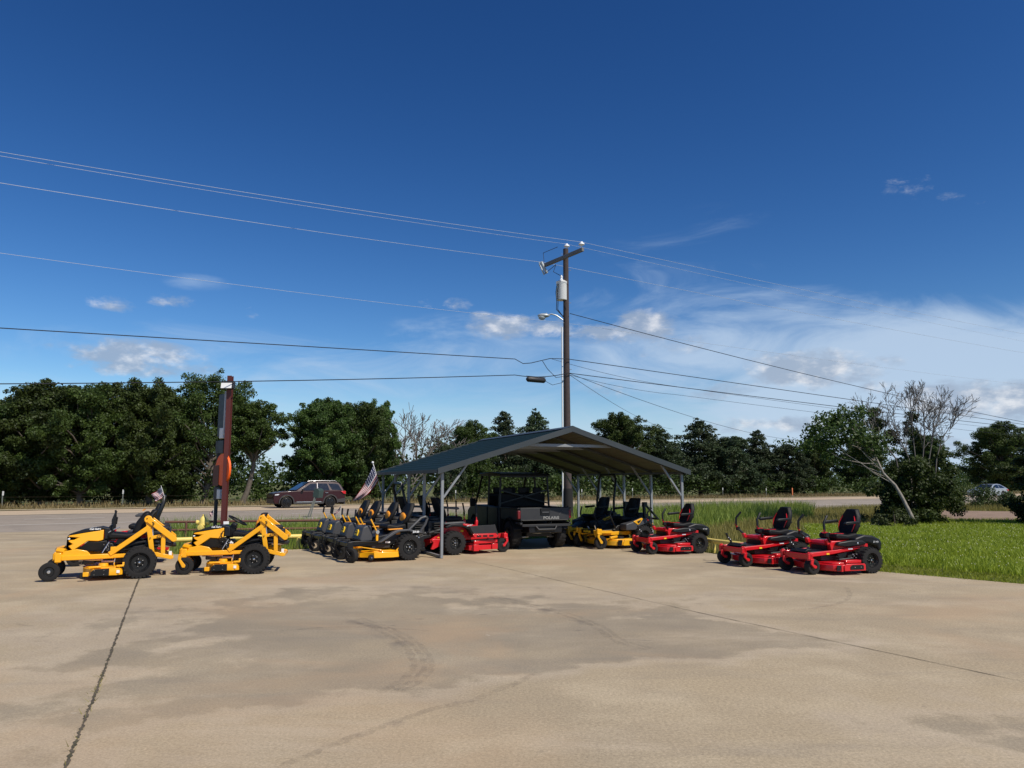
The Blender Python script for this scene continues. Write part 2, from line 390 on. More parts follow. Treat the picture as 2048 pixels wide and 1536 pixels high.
def seat(root, x, z, w=.48, lean=.22, hb=.40, accent=None, arms=True, m1='vinyl', ln=.46, armm='black_plastic', head=.8):
    m = MB(); m.prism([(x-.22, z), (x+ln-.22, z+.01), (x+ln-.20, z+.09), (x+ln-.26, z+.125), (x+.02, z+.095), (x-.2, z+.13)], -w/2, w/2)
    s = m.build('seat', m1, root, .035, 3)
    m = MB(); b0 = x-.17; hw = w/2
    def pt(u, v, y): return (b0 - lean*v*hb/.40 - u, y, z+.10+v*hb)
    prof = [(0, .74), (.18, .98), (.45, 1.0), (.72, .90), (.92, head), (1.0, head*.82)]
    vs = []; fs = []
    for v, k in prof:
        cx = .02 if .3 < v < .8 else 0
        for u, ky in ((-.05, .86), (-.035+cx, .60), (-.03+cx, 0), (-.035+cx, -.60), (-.05, -.86), (.01, -1), (.06, -.9), (.075, 0), (.06, .9), (.01, 1)): vs.append(pt(u, v, ky*k*hw))
    n = 10
    for i in range(len(prof)-1):
        for j in range(n): fs.append((i*n+j, i*n+(j+1) % n, (i+1)*n+(j+1) % n, (i+1)*n+j))
    fs += [tuple(range(n)), tuple(range((len(prof)-1)*n, len(prof)*n))]
    m.add(vs, fs); b = m.build('backrest', m1, root, .018, 3, sharp=60)
    if accent:
        for sd in (-1, 1):
            pts = [pt(-.060, v, sd*k*hw) for v, k in ((.10, .70), (.25, .80), (.45, .86), (.62, .72), (.72, .62))]
            m = MB(); m.tube(pts, [.006, .010, .012, .010, .005], 6); m.build('seat_piping', accent, b)
        for sd in (-1, 1): m = MB(); m.tube([(x+ln-.215, sd*hw*.35, z+.11), (x+ln-.235, sd*hw*.75, z+.12), (x+.1, sd*hw*.86, z+.115)], .007, 6); m.build('seat_piping', accent, s)
    if arms:
        for sd in (-1, 1):
            m = MB(); m.prism([(x-.20, z+.30), (x+.10, z+.275), (x+.135, z+.30), (x+.10, z+.335), (x-.20, z+.35)], sd*(hw+.01), sd*(hw+.07)); m.build('armrest', armm, root, .012)
    return s
def lapbar(root, x, y, z0, z1, lower, dx=-.12, grip=.26, fold=.05, inw=.0, r=.014, gr=.02, kick=0):
    a = V(x, y, z0); b = V(x+dx*.35, y, z0+(z1-z0)*.38); g = V(x+dx*.5, y, z1-grip*.65); e = V(x+dx+kick, y-inw, z1)
    m = MB(); m.tube([a, b, g], r, 8); m.box(a, (.07, .05, .07)); o = m.build('lap_bar', lower, root)
    m = MB(); m.tube([g, g.lerp(e, .35)+V(-.012, 0, .01), e], gr, 8); m.build('grip', 'black_plastic', o)
def rops(root, x, z0, z1, w, fold=None, m1='black_metal', x1=None):
    m = MB(); x1 = x if x1 is None else x1
    if fold is None:
        m.tube([(x, -w, z0), (x, -w, z0+(z1-z0)*.5), (x1, -w, z1-.12), (x1, -w*.8, z1), (x1, w*.8, z1), (x1, w, z1-.12), (x, w, z0+(z1-z0)*.5), (x, w, z0)], .032, 8)
        for sd in (-1, 1): m.box((x, sd*w, z0+.32), (.12, .09, .12))
    else:
        for sd in (-1, 1): m.bar((x, sd*w, z0), (x+.05, sd*w, fold[0]), .06, .06)
        m.tube([(x+.03, -w, fold[0]), (x+fold[1], -w, fold[2]), (x+fold[1], w, fold[2]), (x+.03, w, fold[0])], .03, 8)
        for sd in (-1, 1): m.box((x+.02, sd*w, fold[0]-.02), (.11, .09, .12))
    return m.build('roll_bar', m1, root)
def engine(root, x, z, s=1, cover='black_plastic'):
    m = MB(); m.box((x, 0, z), (.40*s, .46*s, .30*s)); m.lathe([(z+.15*s, .17*s), (z+.20*s, .175*s), (z+.23*s, .14*s), (z+.235*s, 0)], c=(x, 0, 0), axis='z', n=20)
    for sd in (-1, 1):
        for k in range(5): m.box((x-.02, sd*.27*s, z-.10+.05*k*s), (.2*s, .16*s, .018))
        m.tube([(x+.08, sd*.33*s, z-.02), (x-.2*s, sd*.30*s, z-.10), (x-.27*s, sd*.12, z-.12)], .035*s, 8)
    o = m.build('engine', 'engine_dark', root, .012)
    m = MB(); m.lathe([(-.11, .045), (.11, .045)], c=(x-.10*s, .27*s, z-.10), axis='x', n=10); m.ball((x+.12*s, .30*s, z-.05), .04, 8); m.build('muffler', 'silver', o)
def arcpts(cx, cz, r, a0, a1, n=8): return [(cx+r*math.cos(R(a0+(a1-a0)*i/n)), cz+r*math.sin(R(a0+(a1-a0)*i/n))) for i in range(n+1)]

# ---- yellow garden tractor style mower with the tall lift frame at its back
def loader_mower(label, wheel_style, swing):
    t = empty('lift_frame_mower', (0, 0, 0), 0, label, 'mower', 'yellow mowers with lift frames')
    Y = 'yellow_paint'
    m = MB()
    for sd in (-1, 1):
        m.bar((1.26, sd*.36, .385), (.42, sd*.36, .40), .06, .085); m.bar((.46, sd*.36, .395), (-.30, sd*.33, .40), .05, .07)
        m.box((1.29, sd*.40, .40), (.10, .10, .16)); m.prism([(1.28, .36), (1.22, .50), (1.02, .535), (.86, .50), (.80, .44), (.80, .40), (1.2, .40)], sd*.325, sd*.355)
    m.bar((1.28, -.42, .40), (1.28, .42, .40), .09, .09)
    m.build('frame', Y, t, .01)
    m = MB()
    m.tube([(1.20, -.30, .49), (1.30, -.26, .51), (1.34, 0, .51), (1.30, .26, .51), (1.20, .30, .49)], .055, 8); m.build('front_bumper', Y, t)
    # lift frames, left and right
    for sd in (-1, 1):
        y = sd*.375
        m = MB()
        m.bar((.50, y, .43), (-.14, y, .90), .055, .085, (0, 1, 0)) if 0 else m.bar((.50, y, .43), (-.14, y, .905), .055, .085)
        m.bar((-.20, y, .38), (-.10, y, 1.02), .05, .085, (1, 0, 0)); m.bar((-.14, y+.003, .70), (-.38, y+.003, .735), .04, .06)
        m.bar((-.365, y, .74), (-.375, y, .40), .045, .075, (1, 0, 0)); m.bar((-.18, y, .42), (-.53, y, .335), .045, .075)
        m.prism([(-.10+.068*math.cos(a), 1.035+.068*math.sin(a)) for a in (2*math.pi*k/14 for k in range(14))], y-.035, y+.035)
        o = m.build('lift_frame', Y, t, .008)
        m = MB(); m.bar((-.11, y+sd*.035, 1.03), (-.555, y+sd*.035, .665), .045, .105); m.prism(arcpts(-.545, .672, .054, 0, 360, 12)[:-1], y+sd*.013, y+sd*.057)
        m.build('lift_arm', Y, t, .008)
        for (a, b) in ((-.08, 1.05), (-.12, 1.01), (-.15, .70), (-.195, .46)): m = MB(); m.ball((a, y+sd*.04, b), .012, 6); m.build('bolt', 'decal_black', o)
        m = MB(); m.tube([(-.17, y+sd*.06, .985), (-.20, y+sd*.075, .97), (-.20, y+sd*.075, .94), (-.17, y+sd*.07, .935)], .007, 6); m.build('locking_pin', 'decal_black', o)
        m = MB(); m.tube([(-.165, y-sd*.03, .95), (-.19, y-sd*.03, .74)], .016, 8); m.build('lift_cylinder', 'chrome', o)
    m = MB(); m.bar((-.10, -.36, 1.03), (-.10, .36, 1.03), .05, .05); m.bar((-.53, -.38, .335), (-.53, .38, .335), .05, .05); m.bar((-.55, -.36, .67), (-.55, .36, .67), .05, .05); m.build('cross_tube', Y, t, .008)
    # hood
    m = MB(); tp = lambda x, z: 1 - .18*max(0, z-.62)/.25 - .16*max(0, x-.95)/.25
    m.prism([(1.185, .74), (1.16, .765), (.62, .855), (.62, .675), (.70, .655), (.86, .665), (1.06, .52), (1.10, .50), (1.17, .58), (1.10, .615), (1.165, .655), (1.175, .68), (1.08, .69), (1.02, .725)], -.255, .255, tp)
    h = m.build('hood', Y, t, .014, 3)
    m = MB(); m.prism([(1.20, .745), (1.165, .785), (.95, .86), (.66, .905), (.52, .87), (.50, .70), (.60, .69), (.61, .86), (1.16, .768)], -.245, .245, tp); m.build('hood_top', 'black_plastic', t, .015, 3)
    m = MB(); m.prism([(1.185, .735), (1.19, .55), (1.14, .50), (1.05, .50), (.86, .655), (.70, .645), (.56, .665), (.53, .49), (1.0, .47), (1.18, .48), (1.0, .60), (1.0, .72)], -.235, .235, tp); m.build('grille', 'black_plastic', t, .01)
    m = MB()
    for sd in (-1, 1): m.box((1.165, sd*.16, .705), (.04, .09, .025)); m.box((1.165, sd*.16, .545), (.04, .07, .05))
    m.build('headlight', 'headlamp', h, .005)
    for sd, ro in ((1, LEFT), (-1, RIGHT)): text('Cub Cadet', .040, 'white_label', t, (.76, sd*.224, .872), (ro[0]-.10, ro[1], ro[2]), bold=.0016, shear=.15)
    for sd, ro in ((1, LEFT), (-1, RIGHT)): text('ZTX', .05, 'decal_black', t, (-.30, sd*.425, .722), (ro[0], 0.14*sd, ro[2]), bold=.002, shear=.3)
    # floor, dash, seat pan, fenders
    m = MB(); m.prism([(.62, .47), (.62, .52), (.10, .56), (-.22, .62), (-.22, .47)], -.30, .30); m.prism([(.56, .62), (.46, .62), (.40, .47), (.60, .47)], -.24, .24)
    m.prism([(.32, .62), (.28, .66), (-.02, .66), (-.08, .52), (.38, .50)], -.27, .27); m.build('body_pan', 'black_plastic', t, .02)
    for sd in (-1, 1):
        m = MB(); m.prism([(.36, .47), (.30, .56), (.12, .625), (-.12, .66), (-.26, .64), (-.28, .60), (-.10, .615), (.10, .585), (.24, .52), (.26, .44)], sd*.24, sd*.335); m.build('fender', 'black_plastic', t, .012)
    for sd in (-1, 1):
        m = MB(); m.box((.44, sd*.37, .50), (.09, .05, .12)); m.box((.34, sd*.302, .575), (.025, .02, .05)); m.build('step_bracket', Y, t, .006)
    m = MB()
    for k in range(9): m.ball((.50+.045*random.random()*k/3, .33+.02*random.random(), .44+.02*k), .010, 6)
    m.tube([(.52, .30, .64), (.62, .33, .45)], .011, 6); m.build('pedal_linkage', 'chrome', t)
    engine(t, -.30, .66, 1.0)
    if wheel_style:
        m = MB(); m.tube([(.58, 0, .66), (.44, 0, .93)], .045, 10); m.prism([(.60, .66), (.50, .94), (.40, .92), (.46, .66)], -.10, .10); c = m.build('steering_column', 'black_plastic', t, .015)
        m = MB(); ax = V(-.48, 0, .87).normalized(); e1 = V(0, 1, 0); e2 = ax.cross(e1); cc = V(.40, 0, .985)
        m.tube([cc + (e1*math.cos(a)+e2*math.sin(a))*.185 for a in (2*math.pi*k/24 for k in range(25))], .016, 8, False)
        for k in range(3): a = 2*math.pi*k/3+.5; m.tube([cc-ax*.03, cc+(e1*math.cos(a)+e2*math.sin(a))*.185], .014, 6)
        m.build('steering_wheel', 'black_plastic', t)
        m = MB(); m.box((.60, .10, .945), (.10, .012, .055), (0, .06, 0)); m.build('price_tag', 'white_label', t)
        m = MB(); m.box((.455, .31, .575), (.06, .01, .045), (0, -.7, 0)); m.build('paper_tag', 'white_label', t)
        m = MB(); m.tube([(.62, .26, .80), (.66, .30, .74), (.64, .30, .67), (.56, .30, .64)], .012, 6); m.build('hose', 'black_plastic', t)
        seat(t, .22, .67, .50, .17, .36, None, False)
        m = MB(); m.prism([(-.02, .72), (.05, .84), (.01, .99), (-.10, 1.115), (-.13, 1.10), (-.05, .98), (-.02, .84), (-.08, .72)], -.235, .235); m.build('seat_shell', 'orange_accent', t, .01)
    else:
        m = MB(); m.prism([(.60, .66), (.54, .92), (.46, .95), (.44, .90), (.50, .66)], -.17, .17); m.build('dash', 'black_plastic', t, .015)
        seat(t, .22, .68, .54, .24, .42, None, False, ln=.54)
        m = MB(); m.prism([(.17, .78), (.10, .98), (-.02, 1.16), (-.12, 1.17), (-.13, 1.02), (-.02, .74)], -.25, .25); m.build('seat_cushion', 'vinyl', t, .05, 3)
        m = MB(); m.tube([(.0, .2, 1.19), (-.03, 0, 1.205), (.0, -.2, 1.19)], .012, 6); m.build('seat_trim', 'orange_accent', t)
        for y in (-.26, .26):
            m = MB(); m.tube([(.50, y, .78), (.46, y, .94)], .013, 8); o = m.build('lap_bar', 'black_metal', t)
            m = MB(); m.tube([(.46, y, .93), (.45, y, 1.06)], .024, 8); m.build('grip', 'black_plastic', o)
        m = MB(); m.tube([(.55, .2, .80), (.45, .24, .86), (.36, .26, .90)], .012, 6); m.tube([(.56, .16, .74), (.46, .20, .80)], .012, 6); m.build('control_cable', 'silver', t)
    # deck
    m = MB(); pl = [(.80, -.52), (.72, -.64), (.36, -.655), (.26, -.58), (.24, 0), (.26, .58), (.36, .655), (.72, .64), (.80, .52), (.90, .30), (.93, 0), (.90, -.30)]
    m.prism_z(pl, .085, .205); m.prism_z([(x*.9+.06, y*.88) for x, y in pl], .205, .225)
    for y in (-.42, 0, .42): m.lathe([(.225, .085), (.28, .075), (.285, 0)], c=(.58, y, 0), axis='z', n=14)
    for sd in (-1, 1):
        m.bar((.80, sd*.62, .235), (.60, sd*.60, .235), .05, .03); m.bar((.36, sd*.60, .24), (.245, sd*.60, .245), .06, .035); m.box((.255, sd*.61, .275), (.035, .03, .06)); m.box((.40, sd*.58, .27), (.015, .02, .07)); m.box((.83, sd*.645, .12), (.09, .05, .075))
    m.build('mower_deck', Y, t, .008)
    for sd in (-1, 1):
        m = MB(); m.prism([(.76, .085), (.76, .15), (.70, .205), (.47, .208), (.47, .085)], sd*.652, sd*.668); dp = m.build('discharge_cover', 'black_plastic', t, .004)
        for a in (.70, .55):
            for b in (.11, .18): m = MB(); m.ball((a, sd*.668, b), .010, 6); m.build('bolt', 'chrome', dp)
    for sd in (-1, 1):
        m = MB(); m.lathe([(-.03, .055), (.03, .055)], c=(.875, sd*.62, .095), n=16); m.build('gauge_wheel', 'rubber', t, .008)
    for sd in (-1, 1):
        m = MB(); m.box((.33, sd*.657, .15), (.05, .006, .05)); m.build('warning_label', 'white_label', t)
        m = MB(); m.tube([(.46, sd*.32, .56), (.30, sd*.36, .50), (.02, sd*.345, .52), (-.14, sd*.35, .60)], .010, 6); m.build('hose', 'black_plastic', t)
    m = MB(); m.tube([(.98, .3, .33), (.60, .33, .335)], .013, 8); m.tube([(.62, .30, .30), (.42, .30, .30)], .02, 8); m.tube([(.42, .36, .25), (.40, .36, .38)], .010, 6); m.build('lift_link', 'silver', t)
    m = MB(); m.box((.55, 0, .33), (.40, .5, .09)); m.box((.30, 0, .33), (.35, .60, .14)); m.box((.82, .2, .30), (.2, .25, .08)); m.build('drive_housing', 'engine_dark', t, .02)
    for sd in (-1, 1):
        wheel(t, 0, sd*.50, .28, .235, rr=.60, lugs=26)
        caster(t, 1.34, sd*.40, .165, .11, Y, .40, swing if sd > 0 else swing*.9, 'single')
    m = MB(); m.box((-.50, .30, .40), (.05, .012, .09)); m.build('paper_tag', 'white_label', t)
    return t

# ---- charcoal zero-turn with yellow levers (row of four)
def charcoal_mower(label, group):
    t = empty('zero_turn_mower', (0, 0, 0), 0, label, 'mower', group)
    B = 'black_metal'
    m = MB()
    for sd in (-1, 1):
        m.bar((1.32, sd*.26, .355), (-.30, sd*.30, .40), .06, .09); m.prism([(-.20, .42), (-.42, .50), (-.58, .50), (-.60, .45), (-.44, .42), (-.40, .25), (-.46, .22), (-.48, .18), (-.36, .17), (-.25, .36)], sd*.27, sd*.33)
    m.bar((1.26, -.42, .36), (1.26, .42, .36), .08, .08); m.bar((-.57, -.34, .48), (-.57, .34, .48), .05, .05); m.bar((-.44, -.3, .20), (-.44, .3, .20), .06, .08)
    for sd in (-1, 1): m.box((1.27, sd*.39, .345), (.13, .11, .15)); m.bar((1.30, sd*.40, .42), (.62, sd*.34, .405), .05, .03)
    m.build('frame', B, t, .008)
    m = MB(); m.prism([(.98, .40), (1.02, .45), (.94, .70), (.88, .735), (.76, .74), (.70, .42)], -.26, .26); m.build('front_console', 'grey_plastic', t, .025, 3)
    m = MB(); x0 = .968; m.add([(x0+.052, -.085, .53), (x0+.052, .085, .53), (x0+.024, .085, .615), (x0+.012, .035, .655), (x0+.012, -.035, .655), (x0+.024, -.085, .615), (x0+.03, -.085, .525), (x0+.03, .085, .525), (x0, .085, .61), (x0-.01, .035, .65), (x0-.01, -.035, .65), (x0, -.085, .61)],
        [(0,1,2,3,4,5), (11,10,9,8,7,6), (0,6,7,1), (1,7,8,2), (2,8,9,3), (3,9,10,4), (4,10,11,5), (5,11,6,0)]); bd = m.build('badge', 'decal_yellow', t)
    m = MB(); m.box((x0+.040, 0, .585), (.012, .10, .02), (0, -.32, 0)); m.box((x0+.03, 0, .625), (.012, .03, .02), (0, -.32, 0)); m.build('emblem', 'decal_black', bd)
    m = MB(); m.prism([(.74, .40), (.70, .50), (.36, .56), (.30, .60), (-.18, .60), (-.22, .42)], -.31, .31); m.build('body_pan', 'black_plastic', t, .02)
    for sd in (-1, 1):
        m = MB(); m.prism([(.60, .385), (.66, .39), (.34, .60), (.22, .645), (-.05, .65), (-.20, .60), (-.34, .585), (-.34, .55), (-.17, .56), (-.02, .605), (.18, .60), (.30, .55)], sd*.33, sd*.46); m.build('fender', 'grey_plastic', t, .012)
    for sd in (-1, 1):
        m = MB(); m.prism([(.58, .40), (.32, .56), (.14, .58), (.0, .56), (.16, .42)], sd*.31, sd*.33); m.build('side_panel', 'dark_grey', t, .008)
    m = MB()
    for sd in (-1, 1): m.tube([(-.02, sd*.37, .60), (-.34, sd*.37, .88), (-.44, sd*.37, .905), (-.49, sd*.36, .87), (-.44, sd*.36, .74), (-.26, sd*.36, .50)], .028, 8)
    m.tube([(-.47, -.36, .89), (-.47, .36, .89)], .028, 8); m.build('seat_guard', 'grey_plastic', t)
    engine(t, -.28, .62)
    s = seat(t, .16, .63, .50, .20, .46, None, False, head=.62, m1='vinyl')
    m = MB(); m.ball((-.06, 0, .865), (.05, .15, .125), 16); m.build('lumbar_panel', 'orange_accent', t)
    for sd in (-1, 1):
        m = MB(); m.bar((.40, sd*.30, .645), (.08, sd*.31, .655), .10, .025); m.box((.18, sd*.325, .58), (.10, .02, .09)); m.build('trim_panel', 'orange_accent', t, .008)
    for sd in (-1, 1):
        m = MB(); m.bar((.66, sd*.335, .40), (.66, sd*.335, .60), .05, .05, (1, 0, 0)); m.build('lever_bracket', 'yellow_paint', t, .006)
    for sd in (-1, 1):
        a = V(.66, sd*.35, .60); b = V(.82, sd*.35, .90); e = V(.80, sd*.33, 1.04)
        m = MB(); m.tube([a, b], .016, 8); o = m.build('lap_bar', 'yellow_paint', t)
        m = MB(); m.tube([b-V(0, 0, .02), e], .022, 8); m.build('grip', 'black_plastic', o)
        m = MB(); m.lathe([(sd*.372, .045), (sd*.385, .04), (sd*.385, 0)], c=(.66, 0, .605), n=12); m.build('lever_hub', 'chrome', o)
    m = MB(); pl = [(.86, -.42), (.80, -.58), (.40, -.62), (.24, -.56), (.20, 0), (.24, .56), (.40, .62), (.80, .58), (.86, .42), (1.02, .30), (1.06, 0), (1.02, -.30)]
    m.prism_z(pl, .085, .20); m.prism_z([(x*.88+.07, y*.85) for x, y in pl], .20, .225)
    for sd in (-1, 1): m.prism([(.24, .20), (.34, .205), (.27, .27), (.25, .33), (.22, .33)], sd*.54, sd*.57); m.bar((.60, sd*.52, .235), (1.0, sd*.36, .30), .06, .02)
    m.build('mower_deck', 'yellow_paint', t, .008)
    for sd in (-1, 1):
        m = MB(); m.lathe([(-.03, .06), (.03, .06)], c=(.86, sd*.56, .10), n=16); g = m.build('gauge_wheel', 'rubber', t, .008)
        m = MB(); m.ball((.86, sd*.595, .10), .018, 8); m.build('bolt', 'chrome', g)
    m = MB(); m.box((.55, 0, .30), (.42, .6, .10)); m.build('drive_housing', 'engine_dark', t, .02)
    text('ZX-60', .055, 'white_label', t, (-.18, .462, .588), LEFT, bold=.002)
    m = MB(); m.box((.42, .345, .385), (.11, .006, .035)); m.box((-.30, .335, .46), (.03, .01, .03)); m.box((-.20, .40, .49), (.06, .04, .02)); m.build('label_plate', 'white_label', t)
    for sd in (-1, 1): wheel(t, 0, sd*.47, .275, .24, rr=.56, lugs=24)
    return t

# ---- red zero-turn, small (three on the right)
def red_mower(label, group):
    t = empty('red_zero_turn_mower', (0, 0, 0), 0, label, 'mower', group)
    C = 'red_paint'
    m = MB()
    for sd in (-1, 1):
        m.prism([(1.22, .24), (1.245, .37), (1.10, .385), (.60, .42), (.25, .47), (-.02, .52), (-.10, .52), (-.10, .445), (.05, .44), (.35, .395), (.70, .345), (1.14, .31), (1.17, .24)], sd*.30, sd*.355)
        m.prism([(1.20, .26), (1.24, .38), (1.20, .40), (1.16, .26)], sd*.355, sd*.42)
    m.bar((1.20, -.42, .31), (1.20, .42, .31), .05, .10)
    m.build('frame', C, t, .008)
    m = MB(); m.prism([(.66, .34), (.70, .52), (.66, .575), (.10, .58), (.02, .40)], -.30, .30); b = m.build('body', C, t, .012)
    m = MB(); m.box((.70, 0, .445), (.03, .42, .09)); m.build('body_recess', 'black_plastic', b)
    for sd in (-1, 1):
        m = MB(); m.box((.74, sd*.27, .56), (.06, .08, .09), (0, .3, 0)); m.build('lever_bracket', C, t, .008)
    for sd in (-1, 1):
        m = MB(); m.prism([(.60, .345), (.38, .375), (.42, .29), (.54, .275)], sd*.357, sd*.364); m.build('side_bracket', 'black_metal', t)
    m = MB(); m.prism([(1.18, .365), (1.14, .39), (.86, .40), (.70, .41), (.70, .38), (1.18, .335)], -.27, .27); m.prism([(1.20, .385), (1.12, .44), (1.05, .43), (1.02, .40)], -.22, .22); m.build('foot_mat', 'black_plastic', t, .01)
    m = MB(); m.tube([(1.12, -.17, .44), (1.20, -.19, .57), (1.22, -.19, .62)], .022, 8); m.build('foot_pedal', 'black_plastic', t)
    m = MB(); m.box((1.155, -.175, .50), (.012, .05, .02)); m.box((1.185, -.185, .535), (.012, .05, .02)); m.build('label_plate', 'white_label', t)
    # rear hood and engine
    m = MB(); m.prism([(.22, .54), (.18, .63), (-.02, .685), (-.22, .665), (-.37, .60), (-.42, .53), (-.40, .42), (-.34, .36), (-.30, .47), (-.10, .525)], -.37, .37); m.build('engine_cover', 'black_plastic', t, .035, 3)
    m = MB(); m.box((-.16, 0, .47), (.34, .52, .20)); m.build('engine', 'engine_dark', t, .02)
    for sd in (-1, 1):
        m = MB(); m.ball((.30, sd*.34, .545), (.075, .05, .032), 10); m.ball((.16, sd*.37, .535), (.04, .035, .045), 10); m.bar((.40, sd*.33, .53), (.28, sd*.34, .50), .05, .03); m.build('fuel_cap', 'silver', t)
    for sd in (-1, 1):
        m = MB(); m.prism([(.62, .50), (.58, .56), (.30, .59), (.05, .585), (-.06, .53), (.10, .49), (.40, .47)], sd*.30, sd*.40); m.build('fender', 'black_plastic', t, .02)
    text('ZT HD', .04, 'white_label', t, (-.27, .374, .55), LEFT)
    seat(t, .22, .585, .50, .13, .46, C, True, ln=.50, head=.62)
    m = MB(); m.box((-.045, 0, .84), (.07, .44, .05), (0, -.2, 0)); m.build('seat_hinge', 'black_plastic', t, .01)
    for sd in (-1, 1):
        a = V(.70, sd*.30, .565); b = V(.82, sd*.37, .70); c = V(.86, sd*.37, .76); e1 = V(.86, sd*.36, .92); e = V(.76, sd*.33, 1.04)
        m = MB(); m.tube([a, b], .022, 8); m.box(b, (.06, .06, .07)); o = m.build('lap_bar', 'black_metal', t)
        m = MB(); m.tube([b, c+V(.015, 0, .03)], .016, 8); m.build('lever_stem', C, o)
        m = MB(); m.tube([c, e1, e], .022, 8); m.build('grip', 'black_plastic', o)
    # deck
    m = MB(); pl = [(1.0, -.38), (.90, -.60), (.78, -.66), (.30, -.66), (.24, -.60), (.22, 0), (.24, .60), (.30, .66), (.78, .66), (.90, .60), (1.0, .38), (1.06, .2), (1.06, -.2)]
    m.prism_z(pl, .075, .185); m.prism_z([(x*.85+.08, y*.86) for x, y in pl], .185, .215)
    for sd in (-1, 1):
        m.box((.45, sd*.54, .23), (.34, .12, .05)); m.prism([(.26, .075), (.26, .18), (.28, .20), (.68, .20), (.72, .16), (.72, .075)], sd*.662, sd*.685); m.box((.76, sd*.65, .125), (.04, .05, .12))
    m.build('mower_deck', C, t, .008)
    for sd in (-1, 1):
        m = MB(); m.prism([(.31, .10), (.31, .165), (.34, .18), (.56, .18), (.60, .15), (.60, .10)], sd*.684, sd*.692); sp_ = m.build('deck_skid', 'black_plastic', t)
        for a in (.37, .50): m = MB(); m.ball((a, sd*.693, .14), .010, 6); m.build('bolt', 'chrome', sp_)
        m = MB(); m.prism([(.80, .085), (.78, .18), (.86, .18), (.88, .085)], sd*.655, sd*.668); m.build('deck_bumper', 'black_plastic', t)
    m = MB(); m.box((.62, 0, .27), (.5, .5, .09)); m.box((.15, 0, .30), (.3, .56, .14)); m.tube([(.62, .42, .25), (.30, .42, .27)], .02, 8); m.build('drive_housing', 'engine_dark', t, .02)
    for sd in (-1, 1):
        m = MB(); m.box((.80, sd*.358, .355), (.06, .004, .03)); m.build('warning_label', 'decal_yellow', t)
        m = MB(); m.box((.30, sd*.358, .435), (.10, .004, .022)); m.build('label_plate', 'white_label', t)
        m = MB(); m.tube([(.62, sd*.34, .30), (.45, sd*.42, .26), (.20, sd*.40, .36)], .011, 6); m.build('hose', 'black_plastic', t)
    m = MB()
    for k in range(7): m.ball((.16+.03*k, .42+.01*(k % 2), .28+.03*(k % 3)), .012, 6)
    m.build('hardware', 'silver', t)
    for sd in (-1, 1):
        wheel(t, 0, sd*.45, .235, .25, rr=.54, lugs=22)
        caster(t, 1.24, sd*.38, .142, .13, C, .30, .12*sd, 'single', arm_w=.03)
    return t

